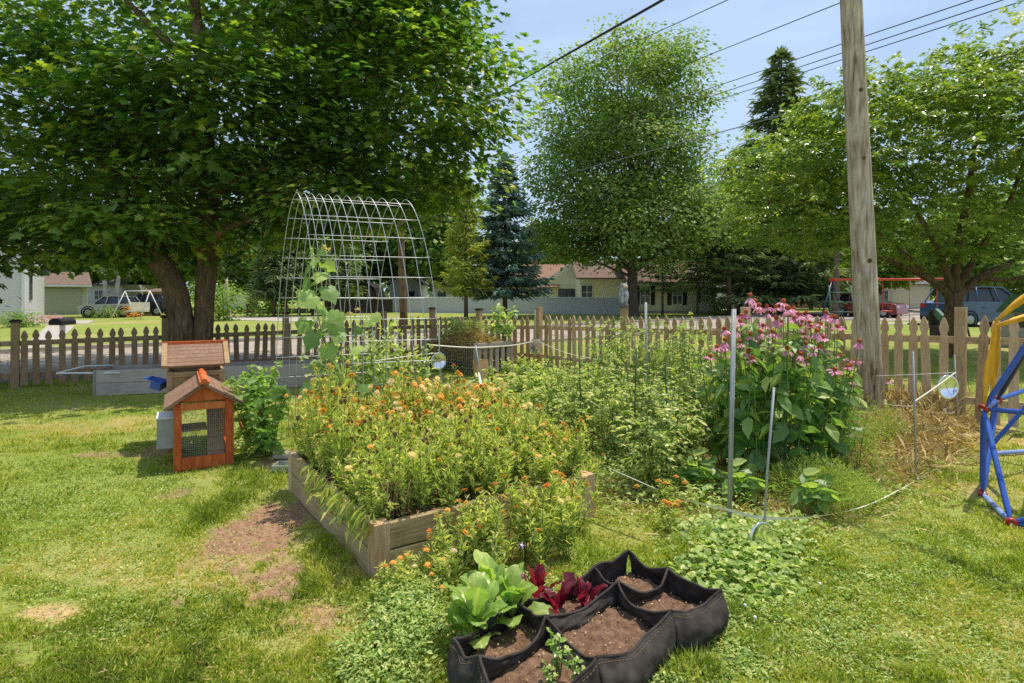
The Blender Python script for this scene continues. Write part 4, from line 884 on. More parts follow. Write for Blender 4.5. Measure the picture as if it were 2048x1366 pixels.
# cucumber vine climbing the near left side
vn=thing('cucumber_vine','cucumber vine with big lobed leaves climbing the left near side of the wire arch','vine',(float(AL[0])+.1,float(AL[1])-.02,0)); vo=np.array([vn.location.x,vn.location.y,0])
vp=[(705,850),(690,790),(672,740),(655,700),(640,650),(632,600),(628,560),(632,520),(640,490)]
vpts=pathpts([np.array(P(a_,b_,5.42))-vo for a_,b_ in vp]); mb=MB(); mb.tube(vpts,np.linspace(.008,.003,len(vpts)),6)
for k in range(16):
    p=vpts[rng.integers(6,len(vpts))]; mb.tube([p,p+[random.gauss(.02,.06),-.03,.04],p+[random.gauss(.05,.1),-.05,.02+random.gauss(0,.05)]],.0015,4)
mb.build('stem',M['stem'],vn)
mb=MB(); CUC=fan([(0,0),(.22,-.1),(.42,.02),(.40,.25),(.52,.42),(.34,.62),(.18,.74),(0,1),(-.18,.74),(-.34,.62),(-.52,.42),(-.40,.25),(-.42,.02),(-.22,-.1)],(0,.32))
lf=[(700,800,.2),(660,760,.17),(725,770,.18),(680,735,.19),(640,725,.17),(705,700,.18),(650,690,.2),(680,665,.15),(625,665,.24),(655,640,.2),(610,640,.2),(640,610,.21),(625,590,.23),(605,580,.18),(650,575,.19),(610,555,.2),(640,545,.18),(615,530,.16),(650,525,.13),(628,515,.14),(640,500,.10),(600,600,.18),(685,630,.12),(665,620,.12),(740,640,.11),(760,630,.12),(720,655,.13),(770,790,.16),(745,830,.16),(690,845,.17),(640,800,.17),(620,770,.16)]
n=len(lf); pos=np.array([np.array(P(a_+rng.normal(0,3),b_,5.36+rng.normal(0,.06)))-vo for a_,b_,_ in lf])
place(mb,CUC,pos,np.c_[rng.normal(0,.7,n),np.full(n,-.45)+rng.normal(0,.3,n),np.full(n,-.8)+rng.normal(0,.5,n)],np.c_[rng.normal(.1,.6,n),np.full(n,-.7),np.full(n,.8)+rng.normal(0,.3,n)],np.array([c for _,_,c in lf])*rng.uniform(.7,1.1,n),rng.uniform(.0,.8,n)); 
n=90; i_=rng.integers(10,len(vpts),n); place(mb,OVAL,vpts[i_]+rv(n,.04),rv(n)+[0,-.3,-.2],rv(n)+[0,-.5,1],rng.uniform(.03,.08,n),rng.random(n)); mb.build('leaves',M['squash'],vn)
mb=MB()
for a_,b_ in ((647,492),(655,498),(715,620),(700,628)):
    place(mb,OVAL,np.repeat([np.array(P(a_,b_,5.38))-vo],6,0),uv(6),uv(6),np.full(6,.035),rng.random(6))
mb.build('blossom',M['yellowp'],vn)

# ================================================================== RABBIT HUTCH
ha=math.atan2(.62,.78)*.78; HO=(-2.86,4.90)
h=thing('rabbit_hutch','small wooden rabbit hutch with red mesh front, shingled gable and taller rear house','hutch',(HO[0],HO[1],0),ha)
Wd=.46; Dp=.80; Hw=.585
def hb(name,boxes,mt,par=h,bev=.003):
    mb=MB()
    for c,sz in boxes: mb.box(c,sz,tint=random.random())
    o=mb.build(name,mt,par)
    if bev: o.modifiers.new('b','BEVEL').width=bev
    return o
pr=M['coopred']
hb('corner_post',[((.03,.02,Hw/2),(.062,.042,Hw))],pr); hb('corner_post',[((Wd-.03,.02,Hw/2),(.062,.042,Hw))],pr)
hb('corner_post',[((.025,Dp-.03,Hw/2),(.042,.042,Hw))],pr); hb('corner_post',[((Wd-.025,Dp-.03,Hw/2),(.042,.042,Hw))],pr)
hb('bottom_rail',[((Wd/2,.018,.055),(Wd-.128,.036,.105))],M['coopred']); hb('top_rail',[((Wd/2,.018,Hw-.045),(Wd-.128,.036,.06))],M['coopred'])
[hb('side_rail',[q_],pr) for q_ in [((.02,Dp/2,.05),(.03,Dp-.1,.09)),((.02,Dp/2,Hw-.03),(.03,Dp-.1,.05)),((Wd-.02,Dp/2,.05),(.03,Dp-.1,.09)),((Wd-.02,Dp/2,Hw-.03),(.03,Dp-.1,.05))]]
def meshgrid(name,p0,du,dv,nu,nv,rad=.0009):
    mb=MB(); p0=np.array(p0,float);du=np.array(du,float);dv=np.array(dv,float)
    for k in range(nu+1): mb.tube([p0+du*k/nu,p0+du*k/nu+dv],rad,3,cap=False)
    for k in range(nv+1): mb.tube([p0+dv*k/nv,p0+dv*k/nv+du],rad,3,cap=False)
    return mb.build(name,M['metal'],h)
meshgrid('wire_mesh',(.065,.03,.11),(Wd-.13,0,0),(0,0,Hw-.185),21,25)
meshgrid('wire_mesh',(.02,.06,.1),(0,Dp-.12,0),(0,0,Hw-.15),17,11); meshgrid('wire_mesh',(Wd-.02,.06,.1),(0,Dp-.12,0),(0,0,Hw-.15),17,11)
hb('shelf',[((Wd*.33,Dp*.62,.27),(Wd*.5,.3,.02))],M['coopnat']); 
mb=MB(); mb.box((0,0,0),(.13,.5,.015))
for k in range(7): mb.box((0,-.21+k*.07,.012),(.13,.014,.012))
mb.build('ramp',M['coopnat'],h,loc=(Wd*.72,.36,.25),rot=(R(48),0,0))
mb=MB(); mb.prism([(.0,.012,Hw),(Wd,.012,Hw),(Wd/2,.012,Hw+.13)],(0,.02,0)); mb.build('gable_panel',pr,h)
th=math.atan2(.15,Wd/2); sl=Wd/2/math.cos(th)+.085
for sgn in (-1,1):
    mb=MB()
    for k in range(4): mb.box(((-sl/2+sl*(k+.5)/4) ,0,.002*k),(sl/4-.002,Dp+.02,.014),tint=random.random(),tilt=(0,0))
    mb.box((0,0,-.012),(sl,Dp+.02,.01))
    mb.build('roof_panel',M['shinglered'],h,loc=(Wd/2+sgn*(sl/2*math.cos(th)),Dp/2-.04,Hw+.155-sl/2*math.sin(th)+.0),rot=(0,sgn*th,0) if sgn>0 else (0,-th,0))
mb=MB(); mb.box((0,0,0),(.075,Dp+.05,.02)); mb.tube([(0,-Dp/2-.03,.01),(0,Dp/2+.03,.01)],.026,10); mb.build('ridge_cap',M['coopred'],h,loc=(Wd/2,Dp/2-.04,Hw+.163))
# rear house, wider and taller
bw=.50; bx0=Wd/2-bw/2-.04; by0=Dp+.0; bd=.5
hb('house_wall',[((bx0+bw/2,by0+.012,.60),(bw-.09,.024,.30)),((bx0+.012,by0+bd/2,.60),(.024,bd-.05,.30)),((bx0+bw-.012,by0+bd/2,.385),(.024,bd-.05,.73)),((bx0+bw/2,by0+bd-.012,.60),(bw-.09,.024,.30))],M['coopnat'])
for cx in (bx0+.025,bx0+bw-.025):
    for cy in (by0+.01,by0+bd-.01): hb('corner_post',[((cx,cy,.38),(.052,.05,.76))],M['coopnat'])
hb('trim_board',[((bx0+bw/2,by0-.006,.73),(bw-.1,.02,.05)),((bx0+bw/2,by0-.006,.56),(bw-.1,.02,.03))],M['coopnat'])
rr_=.35; tt=R(34)
for sgn in (-1,1):
    mb=MB(); mb.box((0,0,0),(bw+.02,rr_,.014))
    for k in range(6): mb.box((0,sgn*(-rr_/2+rr_*(k+.5)/6)*1,.012+.0),(bw+.0,rr_/6-.004,.008),tint=random.random())
    ro=mb.build('roof_panel',M['shinglered'],h,loc=(bx0+bw/2,by0+.25+sgn*(rr_/2*math.cos(tt)),1.0-rr_/2*math.sin(tt)),rot=(-sgn*tt,0,0))
    for cx in (-1,1):
        mb=MB(); mb.box((cx*(bw/2+.02),0,.012),(.045,rr_+.01,.04)); mb.build('barge_board',M['coopnat'],ro)
mb=MB(); mb.box((0,0,0),(bw+.09,.05,.035)); mb.build('ridge_board',M['coopred'],h,loc=(bx0+bw/2,by0+.25,1.015))
mb=MB(); mb.box((0,0,0),(.10,.12,.08),tilt=(.2,.3)); mb.box((-.05,0,.05),(.12,.14,.01),tilt=(0,.3)); o=mb.build('feed_scoop',M['blue']); o.location=P(318,768,5.75); tag(o,'small bright blue plastic scoop hung at the left side of the rear hutch house','scoop')
r=thing('storage_box','pale grey green metal box tucked behind the left side of the red hutch','box',Z(331,5.25),ha); hb('box_body',[((0,0,.27),(.13,.3,.26))],M['stake'],r); hb('lid',[((0,0,.41),(.14,.31,.02))],M['white'],r)

# ================================================================== LONG PLANTER
la=math.atan2(.22,.72); lp=thing('long_planter','long low planter of weathered grey boards on the lawn before the left fence','planter',(-6.19,8.61,0),la)
Ln=3.15
for zc in (.095,.285):
    for yy in (0,.62): hb('board',[((Ln/2,yy,zc),(Ln,.04,.185))],M['greywood'],lp)
for xx in (0,Ln): hb('end_board',[((xx,.31,.19),(.05,.66,.39))],M['greywood'],lp)
hb('brace',[((1.05,.31,.355),(.05,.57,.04))],M['greywood'],lp); hb('soil',[((Ln/2,.31,.25),(Ln-.08,.56,.02))],M['soil'],lp)
o=MB(); o.tube([(0,0,0),(.9,.05,0)],.016,6); o.tube([(0,0,0),(.15,.35,.06),(.5,.5,.06)],.012,6); o=o.build('white_hoop',M['white']); o.location=(-6.75,8.6,.34); tag(o,'white plastic pipe lying across the left end of the long planter','pipe')

# ================================================================== COMPOST BIN
cb=(-.67,10.74); cL=np.array([-1.82,12.0])-np.array(cb); cR=np.array([-.02,11.4])-np.array(cb)
cbn=thing('compost_bin','compost bin with a wire front and slatted timber side heaped with garden waste','compost bin',(*cb,0),0)
def edgebox(mb,p,q,z0,z1,t=.03):
    p=np.array(p);q=np.array(q);L=np.linalg.norm(q-p); c=(p+q)/2; mb.box((c[0],c[1],(z0+z1)/2),(L,t,z1-z0),rz=math.atan2(q[1]-p[1],q[0]-p[0]),tint=random.random())
for k in range(6):
    f=(k+.5)/6; p=cR*f; w_=cR/np.linalg.norm(cR)*.045; mb=MB(); edgebox(mb,p-w_,p+w_,.02,.55,.025); mb.build('slat',M['greywood'],cbn)
mb=MB(); edgebox(mb,(0,0),cR,.5,.6,.06); mb.build('top_rail',M['greywood'],cbn)
mb=MB(); edgebox(mb,cL,cL+cR,.0,.55,.05); edgebox(mb,cR,cL+cR,.0,.55,.05); mb.build('back_panel',M['greywood'],cbn)
for p in ((0,0),cL,cR): mb=MB(); mb.box((p[0],p[1],.3),(.08,.08,.6)); mb.build('post',M['greywood'],cbn)
mb=MB(); cl3=np.array([*cL,0.])
for k in range(26): mb.tube([cl3*k/25+[0,-.03,0],cl3*k/25+[0,-.03,.5]],.003,3,cap=False)
for k in range(9): mb.tube([(0,-.03,k*.0625),cl3+[0,-.03,k*.0625]],.003,3,cap=False)
mb.build('wire_mesh',M['metal'],cbn)
ch=thing('compost_heap','heap of straw and pulled weeds rising above the compost bin','compost',(cb[0]+float(cL[0]+cR[0])/2,cb[1]+float(cL[1]+cR[1])/2,0)); mb=MB(); n=9000; uvw=rng.random((n,2)); hh=.60+.36*np.exp(-(((uvw-.5)/.33)**2).sum(1)); 
pos=np.c_[(uvw[:,:1]-.5)*cL[None]+(uvw[:,1:]-.5)*cR[None],hh*rng.uniform(.05,1,n)**.5]*[.97,.97,1]; place(mb,LANCE,pos,rv(n)*[1,1,.5],uv(n),rng.uniform(.06,.18,n),rng.uniform(0,.7,n),wid=np.full(n,.2)); mb.build('straw',M['straw'],ch)
mb=MB(); n=520; q=np.clip(rng.normal(0,1,(n,2)),-1.9,1.9)*[.3,.2]; pos=np.c_[q+[.1,-.1],.92-(q**2).sum(1)*.9+rng.uniform(-.05,.10,n)]; place(mb,LANCE,pos,rv(n),uv(n),rng.uniform(.05,.12,n),rng.uniform(.3,.9,n),wid=np.full(n,.5)); o=mb.build('pulled_weeds',M['weed'],ch); o['kind']='stuff'
CPp=plant_mesh('foliage',M['weed'],M['stem'],g,8,.55,.3,14,.15,OVAL,up=.3,wid=1.1,low=.2)
r=thing('squash_plant','light green leafy plant growing out of the right side of the compost bin','plant',(-.2,11.6,.45)); r.scale=(1.4,1.4,1.5); link('foliage',CPp[0],r)
r=thing('squash_plant','grey green leafy weeds sprouting from the left of the compost heap','plant',(-1.25,11.9,.5),1.); r.scale=(1.1,1.1,.95); link('foliage',CPp[0],r)
mb=MB(); mb.box((0,0,.17),(.32,.02,.34),tilt=(-.15,0)); o=mb.build('plywood_board',M['coopnat']); o.location=(*G(962,757)[:2],0); o.rotation_euler[2]=.6; tag(o,'small bare plywood board leaning at the foot of the compost bin slats','board')

# ================================================================== GROW BAG
pts={}
for k,(px,py) in {'F1':(1191,1316),'F2':(1341,1222),'F3':(1443,1180),'M1':(1092,1232),'M2':(1235,1162),'M3':(1337,1136),'B1':(1028,1192),'B2':(1188,1133),'B3':(1257,1101),'M0':(960,1312),'B0':(905,1278),'F0':(1010,1440)}.items():
    d=F*(E-.2)/(py-HZ); pts[k]=np.array([(px-1024)/F*d,d,.2])
gc=sum(pts.values())/12; gb=thing('grow_bag','black felt six pocket grow bag of bare soil lying on the grass','grow bag',(gc[0],gc[1],0)); go=np.array([gc[0],gc[1],0])
def wall(name,a,b,sag,bulge,z0=.01,seed=0,lean=0.):
    a=pts[a]-go;b=pts[b]-go; nu,nv=26,12; d=b-a; L=np.linalg.norm(d); nrm_=np.array([d[1],-d[0],0])/L; V=[]
    for i in range(nu+1):
        u=i/nu
        for j in range(nv+1):
            v=j/nv; top=a*(1-u)+b*u; zt=.2-sag*math.sin(math.pi*u)+.005*math.sin(u*7+seed)*math.sin(math.pi*u); 
            zz=z0+(zt-z0)*v; bl=bulge*math.sin(math.pi*min(1,v*1.05))**.8*(.55+.45*math.sin(math.pi*u))
            bl+=(.0035*math.sin(u*11+v*9+seed)+.002*math.sin(u*19-v*17+seed*2)+.010*math.sin(v*8+u*5+seed*1.7)*(1-v)*(bulge>.03)+.006*math.sin(u*8+seed*3)*v)*math.sin(math.pi*u)**.3+lean*math.sin(math.pi*u)*v
            V.append((top[0]+nrm_[0]*bl,top[1]+nrm_[1]*bl,zz))
    mb=MB(); fs=[(i*(nv+1)+j,(i+1)*(nv+1)+j,(i+1)*(nv+1)+j+1,i*(nv+1)+j+1) for i in range(nu) for j in range(nv)]
    mb.many(np.array(V)[None],fs,np.array([.5]),smooth=True); o=mb.build(name,M['blackfelt'],gb)
    if abs(bulge)>.02:
        ms=MB(); q_=np.array([V[i*(nv+1)+nv-1] for i in range(nu+1)])+nrm_*.0075
        for i in range(nu): ms.tube([q_[i],q_[i]+(q_[i+1]-q_[i])*.6],.0009,3,cap=False)
        ms.build('stitching',M['drystem'],o); s=o.modifiers.new('s','SOLIDIFY'); s.thickness=.009; s.offset=0
    # folded hem along the rim
    top=np.array([V[i*(nv+1)+nv] for i in range(nu+1)]); mh=MB(); mh.tube(top,.0062,6); mh.build('hem',M['blackfelt'],o)
    return o
for k,(a,b,sag,bu,ln) in enumerate((('F0','F1',.045,.04,0),('F1','F2',.05,.05,0),('F2','F3',.035,.06,0),('F3','M3',.03,.04,0),('M3','B3',.04,.04,0),('B3','B2',.01,.03,0),('B2','B1',.07,.03,0),('B1','B0',.04,.03,0),('B0','M0',.03,.04,0),('M0','F0',.03,.03,0))):
    wall('side_panel',a,b,sag,bu if k not in () else 0,seed=k*1.7)
for k,(a,b,sag,ln) in enumerate((('M1','F1',.07,-.035),('M2','F2',.05,.03),('M0','M1',.06,.03),('M1','M2',.07,-.035),('M2','M3',.06,.05),('M1','B1',.03,0),('M2','B2',.05,.02))):
    wall('divider',a,b,sag,.008,.08,seed=k*2.3,lean=ln)
poly=[pts[k]-go for k in ('F0','F1','F2','F3','M3','B3','B2','B1','B0','M0')]; poly=np.array(poly)[:,:2]
def inpoly(x,y):
    c=np.zeros(len(x),bool); n=len(poly); j=n-1
    for i in range(n):
        xi,yi=poly[i];xj,yj=poly[j]; c^=((yi>y)!=(yj>y))&(x<(xj-xi)*(y-yi)/(yj-yi+1e-12)+xi); j=i
    return c
n=110; gx,gy=np.meshgrid(np.linspace(poly[:,0].min(),poly[:,0].max(),n),np.linspace(poly[:,1].min(),poly[:,1].max(),n)); gx=gx.ravel();gy=gy.ravel(); ins=inpoly(gx,gy)
zz=.09+(fbm(gx*9,gy*9,7)-.5)*.05+(fbm(gx*40,gy*40,8)-.5)*.02
fs=[(i*n+j,i*n+j+1,(i+1)*n+j+1,(i+1)*n+j) for i in range(n-1) for j in range(n-1) if ins[i*n+j] and ins[i*n+j+1] and ins[(i+1)*n+j] and ins[(i+1)*n+j+1]]
mb=MB(); mb.many(np.stack([gx,gy,zz],1)[None],fs,np.array([.5]),smooth=True); mb.build('soil',M['soil'],gb)
mb=MB(); n=1500; qx=rng.uniform(poly[:,0].min(),poly[:,0].max(),n); qy=rng.uniform(poly[:,1].min(),poly[:,1].max(),n); k_=inpoly(qx,qy); qx=qx[k_];qy=qy[k_]; n=len(qx)
place(mb,QUAD,np.c_[qx,qy,.1+(fbm(qx*9,qy*9,7)-.5)*.05],rv(n),rv(n)*.5+[0,0,1],rng.uniform(.004,.012,n),rng.random(n)); o=mb.build('bark_chips',M['straw'],gb); o['kind']='stuff'

# lettuces
def lettuce(lb,loc,nl,L,mt,seed,name='lettuce',wd=.9,up=0):
    g_=np.random.default_rng(seed); r=thing(name,lb,'lettuce',loc); nu,nv=12,12
    for k in range(nl):
        a=k*2.4+g_.normal(0,.3); f=k/nl; Lk=L*g_.uniform(.6,1.15)*(1.05-.3*f); tilt=R(min(86,g_.uniform(30,58)+36*f+up)); ph=g_.random(4)*6.28; tw=g_.normal(0,.25)
        d=np.array([math.cos(a),math.sin(a),0]); s_=np.array([-d[1],d[0],0])*math.cos(tw)+np.array([0,0,1])*math.sin(tw); V=[]; curl=g_.uniform(.5,1.5)*(1-.5*f); bend=g_.normal(0,.15)
        c0=d*(.01+.05*(1-f)*g_.random())+np.array([0,0,g_.uniform(0,.5)*L*(.3+.7*f)*(2.2 if up==0 else 1)]); z0_=0.; pr_=c0.copy()
        for i in range(nv+1):
            v=i/nv; t=tilt-curl*v**2.2; pr_=pr_+(d*math.cos(t)+np.array([0,0,1])*math.sin(t)+s_*bend*v)*Lk/nv if i else pr_
            wdt=wd*Lk*.40*(.14+.86*math.sin(math.pi*min(1,(v*.93+.07))**1.5)**.8)*(1+.07*math.sin(v*13+ph[3])) if v<.99 else wd*Lk*.07
            n_=-d*math.sin(t)+np.array([0,0,1])*math.cos(t)
            for j in range(nu+1):
                u=(j/nu*2-1); h_=.22*u*u*wdt*(1-v*.6)+Lk*(.030*math.sin(v*17+ph[0]+2*np.sign(u))*abs(u)**1.5*v+.022*math.sin(v*29+u*5+ph[1])*abs(u)+.012*math.sin(v*23+ph[2])*math.cos(u*9))-.035*Lk*math.exp(-(u/.12)**2)*(1.1-v)
                V.append(pr_+s_*u*wdt+n_*h_+np.array([0,0,-.25])*abs(u)*wdt*(1-f)*v*v)
        mb=MB(); fs=[(i*(nu+1)+j,i*(nu+1)+j+1,(i+1)*(nu+1)+j+1,(i+1)*(nu+1)+j) for i in range(nv) for j in range(nu)]
        for ff in fs: pass
        tn=float(np.clip(.3+.45*f+g_.normal(0,.14),0,1)); mid=[ff for ff in fs if ff[0]%(nu+1) in (nu//2-1,nu//2)]; oth=[ff for ff in fs if ff[0]%(nu+1) not in (nu//2-1,nu//2)]
        mb.add(V,oth,0,tn,True); mb.n-=len(V); mb.v.pop(); mb.add(V,mid,0,min(1,tn+.3),True); mb.build('leaf',mt,r)
    return r
c_=lambda px,py,z: ( (px-1024)/F*(F*(E-z)/(py-HZ)), F*(E-z)/(py-HZ), z)
lettuce('light green romaine lettuce at the front left, hanging over the bag rim',c_(950,1278,.08),34,.165,M['lettuce'],601,wd=.78)
lettuce('light green romaine lettuce behind the front one, tallest of the three',c_(985,1228,.08),36,.165,M['lettuce'],602,wd=.78)
lettuce('light green romaine lettuce rightmost of three, touching the red leaves',c_(1022,1248,.08),26,.15,M['lettuce'],606,wd=.78)
lettuce('red leaf lettuce tallest of three, beside the green romaine',c_(1070,1195,.08),13,.145,M['redlettuce'],603,wd=.62,up=22)
lettuce('red leaf lettuce in the middle of three in the grow bag',c_(1115,1225,.08),13,.12,M['redlettuce'],604,wd=.62,up=14)
lettuce('red leaf lettuce rightmost of three, near the bag divider',c_(1165,1208,.08),12,.11,M['redlettuce'],605,wd=.62,up=14)
PUR=plant_mesh('foliage',M['lettuce'],M['stem'],g,5,.11,.05,8,.028,OVAL,up=.5,wid=1.5,low=.25,tipbare=0)
for px,py,s,lb in ((1118,1352,1.4,'small rounded leaf seedling, tallest one in the front pocket of the grow bag'),(1100,1385,.9,'low rounded leaf seedling left in the front pocket'),(1155,1375,1.0,'rounded leaf seedling at the right of the front pocket')):
    r=thing('purslane_seedling',lb,'seedling',c_(px,py,.08)); r.scale=(s,s,s); link('foliage',PUR[0],r)
# ornamental long grass arching over bag at left
r=thing('grass_clump','clump of long arching green grass beside the left corner of the grow bag','grass clump',G(905,1330)); mb=MB()
for k in range(60):
    a=random.random()*6.28; L=random.uniform(.2,.45); d=np.array([math.cos(a),math.sin(a),0]); t=np.linspace(0,1,7)[:,None]; mb.tube(d*L*.7*t+np.array([0,0,1.])*(L*.8*t-L*.75*t*t)+rv(1,.02)[0]*[1,1,0],np.linspace(.002,.0006,7),3,tint=.3+random.random()*.3,cap=False)
mb.build('blades',M['grass'],r)
# clover heads
for k,(px,py) in enumerate(((805,1295),(770,1330),(745,1260),(850,1240),(905,1310),(790,1205),(1490,1225),(1510,1250),(1440,1100),(1500,1080),(1620,1090),(1640,1180))):
    mb=MB() if k==0 else mb
    if k==0:
        mb.lathe([(0,.012),(.008,.010),(.011,0),(.007,-.008),(0,-.009)][::-1],n=8); CLV=mb.mesh('blossom',M['white_p']); ms=MB(); ms.tube([(0,0,-.09),(.004,0,0)],.0015,4); CLS=ms.mesh('stem',M['stem'])
    q=G(px,py+12); r=thing('clover_flower','white clover head on a thin stem in the weeds','clover',(q[0],q[1],.06),0,'white clover heads in the grass'); r.scale=(.7,.7,.7); link('blossom',CLV,r); link('stem',CLS,r)
r=thing('petunia','single lilac flower on the ground before the raised bed','flower',G(1043,1150)); link('flower',flower_mesh('flower',M['lilac'],.024,5,.1,M['white_p'],1,9),r,loc=(0,0,.16),rot=(.5,0,0),scl=(1,1,1)); mb=MB(); mb.tube([(0,0,0),(0,0,.16)],.002,4); mb.build('stem',M['stem'],r)
# ================================================================== STAKES, TAPE, DISCS
def stake(lb,top,base,r_,mt,lab='garden_stake',sides=6,dd=None,group=None):
    b=np.array(G(*base)); d=b[1] if dd is None else dd; b=np.array(Z(base[0],d)); t=np.array(P(top[0],top[1],d)); rt=thing(lab,lb,'stake',tuple(b),0,group); mb=MB()
    if r_>.008: # T-profile steel
        q=t-b; mb.tube([(0,0,-.05),tuple(q)],r_,4); mb.tube([(r_*.8,-.004,-.05),tuple(q+[r_*.8,-.004,0])],r_*.55,4)
    else: mb.tube([(0,0,-.05),tuple((t-b)/2+[random.gauss(0,.006),0,0]),tuple(t-b)],r_,sides)
    mb.build('rod',mt,rt)
    return rt
stake('thick pale steel stake standing between tomatoes and coneflowers, tallest in the patch',(1467,618),(1457,1055),.013,M['stake'])
stake('thin pale stake right of the thick one with a disc hung low on it',(1548,775),(1525,1110),.007,M['stake'])
stake('pale steel stake rising from the middle of the tomatoes',(1291,605),(1293,850),.013,M['stake'])
stake('thin grey stake where the white tape bends right of the coneflowers',(1826,703),(1833,965),.0075,M['stake'])
stake('thin grey stake before the last fence post, string tied on top',(1909,710),(1918,875),.006,M['stake'])
stake('grey stake leaning at the corner of the compost bin',(951,690),(975,800),.008,M['stake'])
stake('thin grey stake holding the disc left of the compost bin',(879,640),(880,800),.006,M['stake'])
stake('thin grey stake by the corner fence post holding a disc',(1070,560+60),(1071,742),.006,M['stake'])
for k,(a_,b_) in enumerate((((1157,685),(1165,910)),((1203,680),(1190,800)),((1273,698),(1265,960)),((1331,722),(1335,965)),((1355,690),(1330,800)),((1415,830),(1402,945)),((1150,735),(1130,830)))):
    stake(('dark green stake','')[0]+(' leftmost in the tomatoes, nearly upright',' leaning right behind the tomatoes near the fence',' upright in the front middle of the tomatoes',' upright with a loose tie low down',' leaning before the young sunflower',' short among the rightmost tomatoes',' short and slanted beside the pepper rows')[k],a_,b_,.0055,M['stakegreen'])
def tape(name,lb,pts3,w_,mt,sag=0,flat=True,cat='tape'):
    p=pathpts(pts3,8); o=p[0].copy(); p=p-o; mb=MB(); n=len(p)
    if flat:
        tw=.75+np.sin(np.linspace(0,9,n))*.5; tg=norm(np.gradient(p,axis=0)); up=np.array([0,0,1.])*np.cos(tw)[:,None]+norm(np.cross(tg,[0,0,1.]))*np.sin(tw)[:,None]
        V=np.concatenate([p-up*w_/2,p+up*w_/2]); mb.many(V[None],[(i,i+1,n+i+1,n+i) for i in range(n-1)],np.array([.5]))
    else: mb.tube(p,w_/2,5)
    ob=mb.build(name,mt); ob.location=tuple(o); return tag(ob,lb,cat)
tape('white_tape','white fence tape sagging round the front of the vegetable patch',[P(1165,912,4.05),P(1250,950,3.75),P(1350,992,3.5),P(1457,1020,3.45),P(1530,1036,3.35),P(1640,1032,3.6),P(1740,1008,3.95),P(1834,960,4.66)],.020,M['tape'])
tape('white_string','white string from the bend stake up to the thin stake by the last fence post',[P(1829,803,4.66),P(1870,775,5.2),P(1911,745,5.9)],.010,M['tape'],flat=False,cat='string')
tape('white_string','thin white string running left from the thin stake across to the pole',[P(1911,745,5.9),P(1830,749,6.2),P(1752,752,6.7)],.006,M['tape'],flat=False,cat='string')
tape('white_string','white string sagging along the compost bin between two disc stakes',[P(860,690,7.4),P(950,695,8.4),P(1030,690,10.5),P(1068,682,12)],.018,M['tape'],flat=False,cat='string')
tape('white_string','thin string dropping right from the corner fence post to the tomatoes',[P(1075,682,12),P(1130,705,10),P(1210,722,8)],.012,M['tape'],flat=False,cat='string')
tape('white_string','white string from the wire arch foot to the disc stake',[P(750,722,5.9),P(820,712,6.5),P(877,706,7.2)],.009,M['tape'],flat=False,cat='string')
tape('white_strap','loose white strap fallen from the leaning stake onto the calendula',[P(958,745,8.5),P(965,778,8.2),P(985,800,7.9),P(1005,812,7.9)],.03,M['tape'],cat='strap')
def disc(lb,c,r_,rot,mt='mirror'):
    t=thing('reflective_disc',lb,'disc',c); t.rotation_euler=rot; mb=MB(); mb.lathe([(0,0),(r_*.75,0),(r_*.8,.006),(r_*.93,.010),(r_,.004),(r_*.93,-.003),(r_*.7,-.008),(0,-.008)],n=28); mb.build('plate',M[mt],t); mb=MB(); mb.tube([(0,r_*.97,0),(0,r_*1.35,0)],.0015,4); mb.build('hanger',M['tape'],t)
disc('shiny round disc hanging on the string before the compost bin wire front',P(877,722,7.2),.108,(R(88),0,R(35)))
disc('shiny round disc hanging at the left of the corner fence post',P(1071,693,11.9),.17,(R(88),0,R(-40)))
disc('shiny round disc hanging at the last fence post in front of the yellow straps',P(1896,774,5.85),.125,(R(88),0,R(8)))
disc('dull round disc hanging low from the thin stake among the weeds',P(1522,1075,3.3),.09,(R(86),0,R(25)),'mirror')
# tubs by the pole
def tub(lb,loc,r_,h_):
    t=thing('stone_tub',lb,'tub',loc); mb=MB(); mb.lathe([(0,0),(r_*.85,0),(r_,h_*.9),(r_*1.05,h_*.9),(r_*1.05,h_),(r_*.93,h_),(r_*.88,h_*.75),(0,h_*.75)],n=28); mb.build('bowl',M['tub'],t)
    mb=MB(); n=200; place(mb,LANCE,np.c_[rng.normal(0,r_*.45,(n,2)),h_*.8+rng.random(n)*.15],rv(n)+[0,0,1.4],uv(n),rng.uniform(.05,.2,n),rng.random(n),wid=np.full(n,.12)); o_=mb.build('dry_stalks',M['straw'],t); o_['kind']='stuff'
tub('pale round tub of dry stalks just right of the utility pole',G(1795,838),.22,.2); tub('pale round tub before the last fence post, right of the other',G(1865,848),.2,.17)

# ================================================================== UTILITY POLES AND CABLES
def pole(lb,base,top,r0_,r1_,mt,bits=None):
    b=np.array(base); t=np.array(top); r=thing('utility_pole',lb,'utility pole',tuple(b)); mb=MB(); k=np.linspace(0,1,14)[:,None]; mb.tube((t-b)*k-[0,0,.1],np.linspace(r0_,r1_,14),18,lump=.02); mb.build('pole_shaft',mt,r); return r
d=6.9; b=np.array(Z(1744,d)); t0=np.array(P(1703,0,d)); t0=b+(t0-b)*1.6
r=pole('thick weathered wooden utility pole rising out of frame beside the coneflowers',b,t0,.138,.105,M['pole'])
mb=MB(); q=(t0-b)*.97; mb.box(tuple(q),(1.9,.1,.12),rz=.8); mb.build('crossarm',M['pole'],r)
for z_,s_ in ((1.9,.03),(3.1,.02),(3.9,.025)):
    mb=MB(); q=(t0-b)*(z_/float((t0-b)[2])); mb.lathe([(0,.02),(s_*.5,.015),(s_,0),(0,-.01)][::-1],n=9); mb.build('knot',M['bark'],r,loc=(q[0]-.04+s_,q[1]-.125,q[2]),rot=(R(90),0,0))
